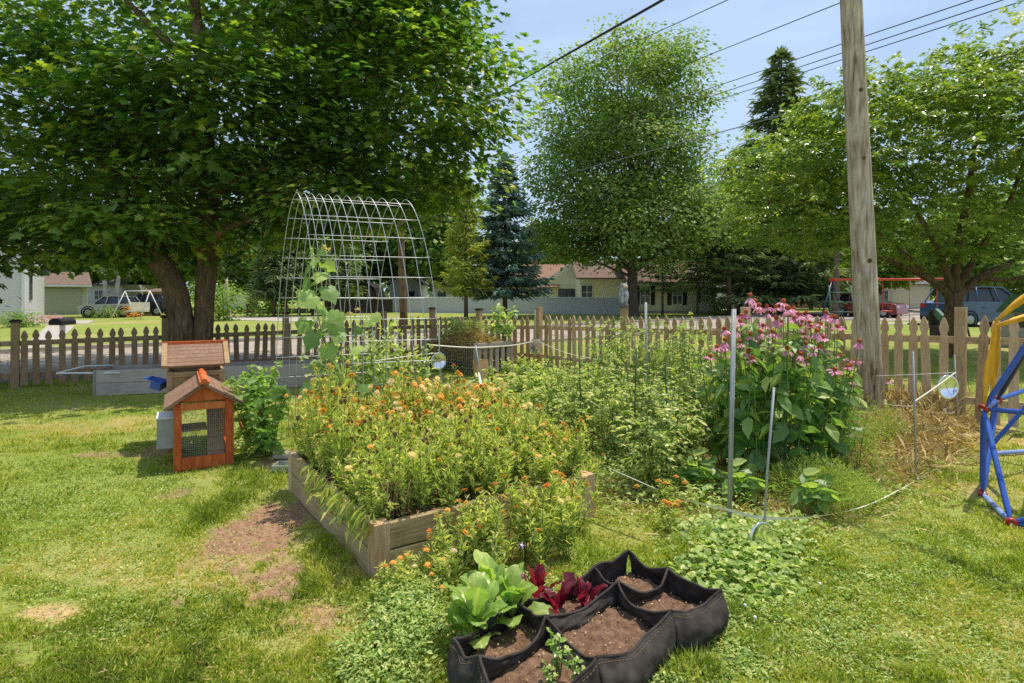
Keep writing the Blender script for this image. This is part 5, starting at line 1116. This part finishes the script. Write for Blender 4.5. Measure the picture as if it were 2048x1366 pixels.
pole('slim brown utility pole seen through the wire arch, top lost in leaves',Z(808,29),P(797,330,29),.2,.14,M['bark'])
pole('thin leaning grey post beyond the street left of the wire arch',Z(459,36),P(451,555,36),.16,.13,M['pole'])
pole('short wooden post right of the white trailer',Z(501,42),P(499,592,42),.28,.25,M['bark'])
pole('slim utility pole beyond the street behind the swing frame',Z(1672,36),P(1674,430,36),.19,.13,M['bark2'])
def cable(lb,p0,p1,r_,mt,ext0=0,ext1=0,sag=.0):
    p0=np.array(p0);p1=np.array(p1); d=p1-p0; a=p0-d*ext0; b=p1+d*ext1; k=np.linspace(0,1,24)[:,None]; p=a+(b-a)*k; p[:,2]-=sag*4*(k[:,0]*(1-k[:,0]))-0
    mb=MB(); mb.tube(p-p[0],r_,6); o=mb.build('power_cable',mt); o.location=tuple(p[0]); tag(o,lb,'cable')
cable('thick black cable, nearest of all, slanting from top centre down into the maple',P(1325,0,8.6),P(780,310,29),.021,M['wire'],.35,0)
cable('thin cable passing behind the rounded maple top, leftmost of the high lines',P(1455,0,17),P(1035,192,48),.014,M['wire'],.5,.3)
cable('thin cable second of the high lines, reaching the sky right of the rounded maple',P(1682,5,16),P(1035,262,50),.014,M['wire'],.5,.3)
cable('uppermost of three close parallel cables crossing behind the utility pole',P(1945,0,14),P(1030,308,50),.014,M['wire'],.5,.3)
cable('middle of three close parallel cables crossing behind the utility pole',P(2005,0,14),P(1030,322,50),.014,M['wire'],.5,.3)
cable('lowest of three close parallel cables crossing behind the utility pole',P(2042,3,14),P(1030,332,50),.014,M['wire'],.5,.3)
cable('low grey cable running over the cherry tree and across the rounded maple',P(2048,100,12),P(1080,362,40),.018,M['wiregrey'],.5,.3)

# ================================================================== OWL DECOY
ow=thing('owl_decoy','grey plastic owl decoy with ear tufts standing on a fence post','owl decoy',(*np.array(D)+np.array([Ee[0]-D[0],Ee[1]-D[1]])*.31,1.27)) if False else None
fd=np.array([E2[0]-D[0],E2[1]-D[1]])/Lr; ob=np.array(D)+fd*2.19
ow=thing('owl_decoy','grey plastic owl decoy with ear tufts standing on a fence post','owl decoy',(ob[0],ob[1],1.29),.2)
mo,nt,N,Lk,out=mat('owl_feathers'); n1=noise(nt,30,4,stretch=(1,1,.4)); bsdf(nt,ramp(nt,n1,[(.35,(.12,.13,.14)),(.5,(.3,.32,.33)),(.65,(.5,.52,.52))]),.6,.3,0,None,out)
mb=MB(); mb.lathe([(0,0),(.05,0),(.06,.03),(.075,.1),(.09,.18),(.088,.24),(.07,.29),(.066,.31),(.074,.34),(.072,.375),(.05,.405),(0,.415)],n=20,sy=.9); mb.build('body',mo,ow)
for s_ in (-1,1):
    mb=MB(); mb.lathe([(0,.05),(.012,.02),(.022,0),(0,-.01)][::-1],n=8,c=(s_*.045,0,.40)); mb.build('ear_tuft',mo,ow)
    mb=MB(); mb.lathe([(0,0),(.016,0),(.016,.006),(0,.008)],n=12); o=mb.build('eye',M['yellow'],ow,loc=(s_*.026,-.062,.35),rot=(R(90),0,0)); mb=MB(); mb.lathe([(0,0),(.008,0),(.007,.003),(0,.004)],n=10); mb.build('pupil',M['dark'],o,loc=(0,0,.008))
    mb=MB(); mb.lathe([(0,0),(.02,.03),(.04,.1),(.03,.18),(0,.21)],n=10,sx=.5,sy=1.2); mb.build('wing',M['darkwood'] if s_>0 else mo,ow,loc=(s_*.075,.0,.06))
mb=MB(); mb.lathe([(0,0),(.009,.012),(0,.03)][::-1],n=6); mb.build('beak',M['dark'],ow,loc=(0,-.078,.325),rot=(R(120),0,0))
mb=MB(); mb.lathe([(0,0),(.085,0),(.09,.05),(.06,.11),(0,.12)],n=9); mb.build('rock_base',M['shinglegrey'],ow,loc=(0,0,-.02))

# ================================================================== CLIMBING DOME
J={'a':(3.53,4.35,.03),'b':(3.25,3.78,.03),'c':P(1967,818,4.3),'d':P(1994,800,4.75),'e':(4.5,3.0,.03),'f':(4.35,5.35,.03),'g':(4.55,3.7,1.45),'h':(4.3,3.05,.75),'i':(5.0,4.9,1.35),'j':(5.4,5.6,.03),'k':(4.75,5.15,.72),'l':(5.7,3.4,1.6),'m':(5.6,2.7,.03)}
J={k:np.array(v) for k,v in J.items()}; J['b']=np.array(G(2022,1052))+[0,0,.02]; J['a']=np.array(G(1965,993))+[0,0,.02]; J['g']=np.array(P(2105,610,4.1))
dm_=thing('climbing_dome','blue tube climbing dome with red joints at the right edge of the lawn','climbing frame',(4.6,4.2,0)); do=np.array([4.6,4.2,0])
bars=[('a','b','lightblue'),('a','c','blue'),('b','c','blue'),('a','f','lightblue'),('c','g','blue'),('c','h','blue'),('b','e','blue'),('b','h','blue'),('c','d','blue'),('d','k','blue'),('a','d','blue'),('d','f','navy'),('d','g','navy'),('g','h','blue'),('h','e','blue'),('k','f','blue'),('g','k','blue'),('g','l','blue'),('k','i','blue'),('f','j','lightblue'),('e','m','blue'),('i','l','blue'),('h','l','blue'),('i','j','blue'),('l','m','blue')]
for a_,b_,mt in bars:
    p,q=J[a_]-do,J[b_]-do; dd=(q-p)/np.linalg.norm(q-p); mb=MB(); rad=.019; mb.tube([p+dd*.01,p+dd*.05,p+dd*.1,q-dd*.1,q-dd*.05,q-dd*.01],[.010,.014,rad,rad,.014,.010],12); mb.build('bar',M[mt],dm_)
for k_ in J:
    mb=MB(); mb.lathe([(0,-.012),(.035,-.012),(.04,0),(.035,.012),(0,.012)],n=14); o=mb.build('joint',M['red'],dm_,loc=tuple(J[k_]-do),rot=(R(65),0,random.random()*3)); mb=MB(); mb.lathe([(0,.024),(.009,.022),(.011,.012),(.011,-.012),(.009,-.022),(0,-.024)][::-1],n=8); mb.build('bolt',M['metal'],o)
def strap(lb,a_,b_,w_):
    a_=np.array(a_);b_=np.array(b_); n=14; k=np.linspace(0,1,n)[:,None]; p=a_+(b_-a_)*k; sd_=norm(np.cross(b_-a_,np.array([0,1.,0])))*w_/2; mb=MB(); V=[]
    for i in range(n):
        ww=.35+.65*math.sin(math.pi*i/(n-1))**.5
        for u in (-1,-.33,.33,1): V.append(p[i]+sd_*u*ww+np.array([0,.012*math.sin(u*5+i*.6),0])-a_)
    mb.many(np.array(V)[None],[(i*4+j,i*4+j+1,i*4+4+j+1,i*4+4+j) for i in range(n-1) for j in range(3)],np.array([.5]),smooth=True); o=mb.build('yellow_strap',M['yellow']); o.location=tuple(a_); s=o.modifiers.new('s','SOLIDIFY'); s.thickness=.004; tag(o,lb,'strap')
top=P(1999,640,4.25)
strap('yellow fabric strap hanging straight down to the red dome joint, front one',P(1968,808,4.27),P(1990,642,4.22),.05); strap('yellow fabric strap hanging down just right of the front one',P(1985,790,4.5),P(1998,642,4.3),.04)
strap('yellow fabric strap slanting steeply up right out of frame',P(1990,642,4.22),P(2120,540,4.1),.045); strap('yellow fabric strap slanting gently up right, below the steep one',P(1990,652,4.25),P(2130,612,4.2),.04)

# ================================================================== BUILDINGS
def local(root,name,mt,boxes,par=None):
    mb=MB()
    for c,sz in boxes: mb.box(c,sz,tint=random.random())
    return mb.build(name,mt,par or root)
def gable_roof(mb,x0,x1,y0,y1,z0,rise,axis='x',ov=.35,th=.12):
    if axis=='x':
        ym=(y0+y1)/2
        for s in (-1,1):
            ye=y0-ov if s<0 else y1+ov; ze=z0-ov*rise/((y1-y0)/2)
            mb.prism([(x0-ov,ye,ze),(x1+ov,ye,ze),(x1+ov,ym,z0+rise),(x0-ov,ym,z0+rise)][::s],(0,0,th))
    else:
        xm=(x0+x1)/2
        for s in (-1,1):
            xe=x0-ov if s<0 else x1+ov; ze=z0-ov*rise/((x1-x0)/2)
            mb.prism([(xe,y0-ov,ze),(xe,y1+ov,ze),(xm,y1+ov,z0+rise),(xm,y0-ov,z0+rise)][::-s],(0,0,th))
def gable_tri(mb,a,b,z0,rise,at,axis='y',th=.1):
    # triangle wall in plane y=at spanning x a..b   (axis y) or plane x=at
    if axis=='y': mb.prism([(a,at,z0),(b,at,z0),((a+b)/2,at,z0+rise)],(0,th,0))
    else: mb.prism([(at,a,z0),(at,b,z0),(at,(a+b)/2,z0+rise)],(th,0,0))
def window(par,x,y,z,w_,h_,shut=None,axis='y',mull=1,fr='white'):
    f=.07
    def bx(cx,cz,sx,sz,dy,mt,nm,pr):
        mb=MB()
        if axis=='y': mb.box((cx,y-dy,cz),(sx,.06,sz))
        else: mb.box((y-dy,cx,cz),(.06,sx,sz))
        return mb.build(nm,M[mt],pr)
    mb=MB()
    def b2(cx,cz,sx,sz,dy):
        if axis=='y': mb.box((cx,y-dy,cz),(sx,.06,sz))
        else: mb.box((y-dy,cx,cz),(.06,sx,sz))
    b2(x-w_/2,z,f,h_+f,.04); b2(x+w_/2,z,f,h_+f,.04); b2(x,z+h_/2,w_-f,f,.04); b2(x,z-h_/2,w_-f,f,.04)
    if mull: b2(x,z,.05,h_-f,.035)
    b2(x,z,w_-f-(.06),.04,.028)
    wn=mb.build('window',M[fr],par); bx(x,z,w_-.02,h_-.02,.0,'glass','pane',wn)
    if shut:
        for s in (-1,1): bx(x+s*(w_/2+.22),z,.34,h_+.1,.045,shut,'shutter',par)
# cream house with shutters (behind rounded maple trunk)
dd=47.; X0,X1=Z(1262,dd)[0],Z(1432,dd)[0]; s_=F/dd
hs=thing('cream_house','cream sided house with dark shuttered windows behind the rounded maple','house',(X0,dd,0)); L_=X1-X0
local(hs,'wall',M['sidecream'],[((L_/2,4,1.25),(L_,8,2.6))]); local(hs,'foundation',M['concrete'],[((L_/2,3.97,.1),(L_+.05,8.05,.22))])
mb=MB(); gable_roof(mb,0,L_,0,8,2.6,1.9,'x'); rf=mb.build('roof',M['shingle'],hs)
local(hs,'fascia',M['white'],[((L_/2,-.36,2.34),(L_+.7,.06,.16))])
for px in (1290,1354,1410): window(hs,Z(px,dd)[0]-X0,0,1.45,.8 if px!=1410 else .6,1.45 if px!=1410 else 1.0,'darkwood')
# wing between (cream plain, chimney) px 1190-1262
X0b=Z(1160,50)[0]; X1b=Z(1265,50)[0]; hb2=thing('cream_house','plain cream sided wing with paired windows beside the board fence end','house',(X0b,50,0)); L2=X1b-X0b
local(hb2,'wall',M['sidecream'],[((L2/2,4,1.5),(L2,8,3.0))]); mb=MB(); gable_roof(mb,0,L2,0,8,3.0,1.6,'x'); mb.build('roof',M['shingle'],hb2)
window(hb2,.6,0,1.75,1.0,1.2); 
mb=MB(); mb.box((1.2,3,4.6),(.7,.7,1.6)); mb.build('chimney',M['cream'],hb2)
# gabled low house px 830..1190 red-brown roof
X0c=Z(1040,54)[0]; X1c=Z(1190,54)[0]; hc=thing('gabled_house','cream house with a red-brown roof and long sloping gable behind the board fence','house',(X0c,54,0)); L3=X1c-X0c
local(hc,'wall',M['sidecream'],[((L3/2,4,1.3),(L3,8,2.5))]); mb=MB(); gable_tri(mb,1.9,L3+1.0,2.5,1.9,-.02); mb.build('gable_wall',M['cream'],hc)
mb=MB(); mb.prism([(-1.0,-.4,2.05),(L3*.50,-.4,2.15),(L3*.72,4,4.45),(0.3,4,4.45)],(0,0,.12)); mb.prism([(L3*.72,4,4.45),(0.3,4,4.45),(-1,8.4,2.1),(L3+.2,8.4,2.1)][::-1],(0,0,.12)); mb.build('roof',M['shinglered'],hc)
mb=MB(); mb.prism([(1.5,-.45,2.05),((1.9+L3+1.0)/2,-.45,4.42),((1.9+L3+1.0)/2,-.45,4.6),(1.2,-.45,2.15)],(0,.12,0)); mb.build('barge_board',M['white'],hc)
window(hc,4.35,-.04,1.65,1.5,.75,None,mull=1,fr='dark'); window(hc,6.2,-.04,1.95,1.2,1.35,None,fr='dark')
mb=MB(); mb.box((1.6,5,4.8),(.5,.5,.9)); mb.build('chimney',M['terracotta'],hc)
X0d=Z(865,56)[0]; X1d=Z(1045,56)[0]; hd=thing('low_house','long low cream house with a tan roof behind the pines','house',(X0d,56,0)); L4=X1d-X0d
local(hd,'wall',M['sidecream'],[((L4/2,3,1.2),(L4,6,2.4))]); mb=MB(); gable_roof(mb,0,L4,0,6,2.4,1.2,'x'); mb.build('roof',M['shingle'],hd); window(hd,.9,0,1.4,.7,.8,fr='dark'); window(hd,6,0,1.5,.9,.6,fr='dark')
X0e=Z(788,62)[0]; he=thing('white_house','small white gabled house seen behind the slim brown pole','house',(X0e,60,0)); 
local(he,'wall',M['sidewhite'],[((1.5,3,1.4),(3.0,6,2.8))]); mb=MB(); gable_tri(mb,0,3.,2.8,1.2,-.02); mb.build('gable_wall',M['sidewhite'],he); mb=MB(); gable_roof(mb,0,3,0,6,2.8,1.2,'y'); mb.build('roof',M['shinglegrey'],he); window(he,2.2,0,1.5,.6,.7,fr='dark')
# black barn
X0f=Z(708,48)[0]; hf=thing('barn','small black gambrel roofed barn seen through the wire arch','barn',(X0f,48,0))
mb=MB(); prof=[(0,0),(1.75,0),(1.75,1.3),(1.55,2.0),(.95,2.35),(.3,2.35),(0,2.1)]; mb.prism([(a_,0,b_) for a_,b_ in prof],(0,3,0)); mb.build('wall',M['darkwood'],hf)
mb=MB(); mb.prism([(a_,-.1,b_) for a_,b_ in ((-.1,2.1),(.3,2.42),(.97,2.43),(1.62,2.03),(1.85,1.3),(1.95,1.32),(1.7,2.12),(1.02,2.54),(.28,2.54),(-.12,2.22))],(0,3.2,0)); mb.build('roof',M['dark'],hf)
# left white house
X1g=Z(47,30)[0]; hg=thing('white_house','white sided two storey house cut by the left edge','house',(X1g,30,0),R(32))
local(hg,'wall',M['sidewhite'],[((-4,3.5,2.4),(8,7,4.8))]); local(hg,'foundation',M['concrete'],[((-4,3.48,.1),(8.06,7.06,.25))]); mb=MB(); gable_roof(mb,-8,0,0,7,4.8,2.2,'x'); mb.build('roof',M['shinglegrey'],hg)
window(hg,-1.6,0,1.9,.8,1.4); window(hg,2.0,.02,1.9,.8,1.4,axis='x'); window(hg,-.5+2.5,.02,1.9,.1,.1,axis='x') if False else None
local(hg,'corner_trim',M['white'],[((0.0,-.01,2.4),(.14,.14,4.8))])
# garage
X0h=Z(74,43)[0]; hh_=thing('garage','tan garage with a wide door and brown roof right of the white house','garage',(X0h,43,0),R(36)); L5=3.0
local(hh_,'wall',M['sidetan'],[((L5/2,3,1.15),(L5,6,2.3))]); mb=MB(); mb.prism([(-.3,-.35,2.2),(L5+.3,-.35,2.2),(L5+.1,3.2,3.25),(-.1,3.2,3.25)],(0,0,.1)); mb.prism([(-.3,6.5,2.2),(-.1,3.2,3.25),(L5+.1,3.2,3.25),(L5+.3,6.5,2.2)],(0,0,.1)); mb.build('roof',M['shingle'],hh_)
dr=local(hh_,'garage_door',M['beigeplastic'],[((L5/2-.1,-.03,1.0),(L5-.6,.06,2.0))]); local(hh_,'fascia',M['white'],[((L5/2,-.37,2.2),(L5+.6,.05,.14))])
# far houses
for px0,px1,d_,h_,lb,mt in ((1445,1500,62,2.5,'distant pale house between the dark spruce trunks','sidewhite'),(1535,1700,66,2.6,'distant tan house behind the red swing beam','sidetan'),(1745,1860,62,2.7,'distant cream house behind the maroon car','sidecream'),(175,245,60,2.6,'distant white building behind the birch and parked cars','sidewhite')):
    x0_,x1_=Z(px0,d_)[0],Z(px1,d_)[0]; q=thing('distant_house',lb,'house',(x0_,d_,0)); l_=x1_-x0_; local(q,'wall',M[mt],[((l_/2,3,h_/2),(l_,6,h_))]); mb=MB(); gable_roof(mb,0,l_,0,6,h_,1.3,'x'); mb.build('roof',M['shinglegrey'],q)
    for k in range(max(1,int(l_/3.2))): window(q,1.2+k*3.0 if l_>3 else l_/2,0,1.5,.9,1.0)
    if px0==1535: local(q,'porch_rail',M['redpaint'],[((3.0,-1.,.5),(5.,.06,.08)),((3.0,-1.,.9),(5,.06,.06))]+[((.6+i*.3,-1.,.5),(.05,.05,.85)) for i in range(17)])
# trailer & orange shed
X0=Z(448,48)[0]; q=thing('white_trailer','white box trailer parked at the back of the drive','trailer',(X0,48,0)); local(q,'box_body',M['white'],[((.95,1,.85),(1.95,2,1.05))]); local(q,'roof_edge',M['concrete'],[((.95,1,1.42),(2.0,2.05,.08))])
for k in (.5,1.3): mb=MB(); mb.lathe([(0,-.08),(.28,-.08),(.3,0),(.28,.08),(0,.08)],n=14); mb.build('wheel',M['dark'],q,loc=(k,-.02,.3),rot=(R(90),0,0))
X0=Z(288,44)[0]; q=thing('garden_shed','small orange plywood shed left of the twin trunks','shed',(X0,44,0)); local(q,'wall',M['coopnat'],[((.7,.7,.85),(1.4,1.4,1.7))]); local(q,'panel_trim',M['yellow'],[((.7,-.03,1.66),(1.46,.05,.1)),((.03,-.03,.8),(.08,.05,1.6)),((1.37,-.03,.8),(.08,.05,1.6))]); mb=MB(); mb.prism([(-.1,-.15,1.7),(1.5,-.15,1.7),(1.5,1.5,1.95),(-.1,1.5,1.95)],(0,0,.06)); mb.build('roof',M['shingle'],q)
# mailbox
q=thing('mailbox','white posted mailbox with a dark arched top beyond the left fence','mailbox',Z(125,15.2)); local(q,'post',M['white'],[((0,0,.42),(.09,.09,.84))]); mb=MB(); mb.prism([(-.17,-.25,.72)]+[(-.17*math.cos(a_),-.25,.80+.10*math.sin(a_)) for a_ in np.linspace(0,math.pi,9)]+[(.17,-.25,.72)],(0,.5,0)); mb.build('mailbox_body',M['dark'],q)
# A-frame glider left
q=thing('garden_swing','thin white frame garden swing on the lawn beyond the street','garden swing',Z(275,36)); 
for x_ in (-.9,.9):
    for s in (-1,1): mb=MB(); mb.tube([(x_+s*.55,s*.3,0),(x_*.85,0,1.75)],.03,6); mb.build('leg',M['white'],q)
mb=MB(); mb.tube([(-.9*.85,0,1.75),(.9*.85,0,1.75)],.03,6); mb.build('top_bar',M['white'],q); mb=MB(); mb.box((0,0,.5),(1.2,.45,.06)); mb.box((0,.22,.8),(1.2,.05,.5)); mb.build('seat',M['cream'],q)
# flower pots / hanging basket near left
bush('flower_shrub','orange flowering shrub between the garden swing and the orange shed',Z(262,39),.5,.5,M['orange'],40,.12,97)
bush('flower_shrub','pink flowers in a low bed by the white house walk',Z(90,31),.9,.18,M['pink'],50,.1,98)

# ================================================================== VEHICLES
def car(name,lb,loc,rz,L,H,Wc,pt,cat='car',seg=0):
    r=thing(name,lb,cat,loc,rz); hb_=H*.56; w2=Wc/2
    prof=[(0,.28),(0.02,.62),(.06,hb_*.98),(.30,hb_*1.04) ,(L*.27,hb_*1.10),(L*.27+.01,hb_*1.1),(L-.35,hb_*1.12),(L-.06,hb_*1.05),(L,.7),(L,.3),(L-.1,.22),(.12,.22)]
    # front at x=0, rear at x=L ; body by loft of three slices, narrower at the top
    xs_=[p[0] for p in prof]; V=[]; n=len(prof)
    for yk,ins in ((-w2,.06),(-w2+.07,0),(w2-.07,0),(w2,.06)):
        for x_,z_ in prof: V.append((x_+(ins if x_<L/2 else -ins),yk,z_-(ins*.6 if z_>hb_*.9 else -ins*.6)))
    mb=MB(); fs=[tuple(range(n)),tuple(range(3*n,4*n))[::-1]]+[(k*n+i,k*n+(i+1)%n,(k+1)*n+(i+1)%n,(k+1)*n+i) for k in range(3) for i in range(n)]
    mb.many(np.array(V)[None],fs,np.array([.5])); b_=mb.build('body',M[pt],r); bv=b_.modifiers.new('b','BEVEL'); bv.width=.03; bv.segments=2
    # cabin
    zb=hb_*1.06; zt=H-.03
    bot=[(L*.24,zb),(L-.14,zb)]; top_=[(L*.41,zt-.02),(L*.6,zt),(L-.55,zt-.05)]
    poly=[bot[0],top_[0],top_[1],top_[2],bot[1]]; m_=len(poly); V=[(x_,y_,z_) for y_,q_ in ((-1,0),(1,0)) for x_,z_ in poly for y_ in [y_*(w2-.08 if z_<zb+.01 else w2-.24)]]
    mb=MB(); mb.add(V,[tuple(range(m_)),tuple(range(m_,2*m_))[::-1]]+[(i,(i+1)%m_,m_+(i+1)%m_,m_+i) for i in range(m_)]); c_b=mb.build('cabin',M['glass'],r)
    mb=MB(); ww=(w2-.22); 
    mb.prism([(L*.40,-ww,zt-.035),(L*.6,-ww,zt-.005),(L-.52,-ww,zt-.05),(L-.52,-ww,zt+.0),(L*.6,-ww,zt+.04),(L*.41,-ww,zt+.01)],(0,2*ww,0)); mb.build('roof',M[pt],r)
    for s in (-1,1):
        mb=MB(); yb=s*(w2-.085); yt=s*(w2-.235)
        for xb,xt in ((L*.24,L*.41),(L*.47,L*.50),(L*.70,L*.69),(L-.2,L-.58)): mb.tube([(xb,yb,zb),(xt,yt,zt-.02)],.035,5)
        mb.build('pillar',M[pt],r)
        for wx in (L*.185,L*.80):
            mb=MB(); mb.lathe([(.0,-.1),(.20,-.1),(.30,-.09),(.345,-.05),(.345,.05),(.30,.09),(.2,.1),(0,.1)],n=22); wh=mb.build('wheel',M['dark'],r,loc=(wx,s*(w2-.07),.34),rot=(R(90),0,0)); mb=MB(); mb.lathe([(0,-.115),(.17,-.112),(.21,-.10),(.21,.10),(.17,.112),(0,.115)],n=10); mb.build('rim',M['stake'],wh)
            mb=MB(); mb.lathe([(.36,-.02),(.42,-.02),(.42,.02),(.36,.02)],n=22); mb.build('wheel_arch',M['dark'],r,loc=(wx,s*(w2-.0),.36),rot=(R(90),0,0))
        mb=MB(); mb.box((L-.05,s*(w2-.2),hb_*.93),(.12,.28,.2)); mb.build('tail_light',M['red'],r); mb=MB(); mb.box((.06,s*(w2-.22),hb_*.82),(.14,.3,.14)); mb.build('headlight',M['white'],r)
        mb=MB(); mb.box((L*.29,s*(w2+.08),zb+.06),(.12,.16,.12)); mb.build('wing_mirror',M[pt],r)
        for dx_ in (.44,.66): mb=MB(); mb.box((L*dx_,s*(w2+.005),hb_*.86),(.16,.03,.03)); mb.build('door_handle',M['dark'],r)
    mb=MB(); mb.box((L+.01,0,.38),(.06,Wc-.2,.2)); mb.build('bumper',M['dark'],r); return r
# maroon: rear toward us-left, heading right/away
car('parked_car','maroon hatchback parked beyond the swing frame, partly behind the utility pole',(Z(1806,37.5)[0],37.5,0),R(180-56),4.3,1.62,1.75,'carred')
car('parked_car','large slate blue crossover parked behind the cherry tree trunk',(Z(2046,28.5)[0],28.3,0),R(180+4),4.75,1.9,1.9,'carblue')
car('parked_car','silver pickup nose parked beside the tan garage',(Z(190,40)[0],39.0,0),R(12),3.4,1.45,1.8,'carsilver')
car('parked_car','black car parked behind the birch stems, right of the silver one',(Z(240,42)[0],42.2,0),R(5),3.6,1.62,1.8,'carblack')
car('parked_car','distant dark car roof beyond the coneflowers near the spruce trunks',(Z(1478,47)[0],47,0),R(8),2.6,1.05,1.5,'carblack')

# ================================================================== SWING SET, PLAYHOUSE
q=thing('swing_set','metal swing frame with a red top beam and dark blue legs beyond the fence','swing set',(13.8,25,0)); e0=np.array([0,0,2.15]); e1=np.array([1.75,-4.6,2.06]); 
mb=MB(); mb.tube([e0-[.02,-.1,0],e1+[.02,-.1,0]],.045,8); mb.build('top_beam',M['redpaint'],q)
dp=np.array([.93,.36,0])
for e_ in (e0,e1):
    for s in (-1,1): mb=MB(); mb.tube([e_,np.array([e_[0],e_[1],0])+dp*s*.85],.035,8); mb.build('leg',M['navy'],q)
    mb=MB(); mb.box(tuple(e_),(.18,.14,.14)); mb.build('corner_bracket',M['redpaint'],q)
def swing(lb,f,zs,mt,w_):
    p=np.array([13.8,25,0])+e0+(e1-e0)*f; r=thing('swing',lb,'swing',tuple(p)); dr_=(e1-e0)/np.linalg.norm(e1-e0); 
    for s in (-1,1): mb=MB(); mb.tube([dr_*s*w_*.5,dr_*s*w_*.5+[0,0,zs-p[2]]],.012,5); mb.build('rope',M['redpaint'],r)
    mb=MB(); mb.lathe([(0,-.02),(w_*.5,-.02),(w_*.55,.02),(w_*.5,.04),(0,.01)],n=18,sy=.6,c=(0,0,zs-p[2])); mb.build('seat',M[mt],r)
swing('flat swing seat hanging near the left end of the red beam',.28,.55,'darkwood',.45); swing('saucer swing with dark red rim hanging low near the right legs',.78,.42,'darkwood',1.0); swing('narrow red swing seat hanging high in the middle of the beam',.5,.85,'redpaint',.35)
q=thing('ladder_frame','dark green metal play ladder left of the utility pole beyond the fence','play ladder',Z(1688,24)); 
for s in (-.5,.5): mb=MB(); mb.tube([(s,0,0),(s*.9,.3,1.9)],.03,6); mb.build('rail',M['green_plastic'],q)
for k in range(3): mb=MB(); mb.tube([(-.5,.1*k,.8+k*.4),(.5,.1*k,.8+k*.4)],.025,6); mb.build('rung',M['green_plastic'],q)
q=thing('toy_slide','dark wooden play bench with a pale green slide top beside the blue car','play bench',Z(1888,19)); local(q,'seat',M['darkwood'],[((0,0,.45),(.7,.5,.08)),((0,.2,.75),(.7,.06,.5))]); 
for s in (-.3,.3): local(q,'leg',M['darkwood'],[((s,0,.22),(.07,.4,.44))])
mb=MB(); mb.box((-.2,-.05,.85),(.12,.4,.22),tilt=(.6,0)); mb.build('slide',M['green_plastic'],q)
X0=Z(1992,17)[0]; q=thing('playhouse','beige plastic playhouse with a green roof behind the yellow straps','playhouse',(X0,17,0),R(-42)); local(q,'wall',M['beigeplastic'],[((.95,.7,.6),(1.7,1.4,1.2))]); 
mb=MB(); mb.prism([(-.02,-.15,1.0),(.3,-.15,1.5),(1.6,-.15,1.62),(1.95,-.15,1.0)],(0,1.7,0)); mb.build('roof',M['green_plastic'],q); local(q,'door',M['green_plastic'],[((1.3,-.01,.45),(.45,.04,.8))]); local(q,'window_panel',M['glass'],[((.6,-.01,.75),(.4,.04,.35))])
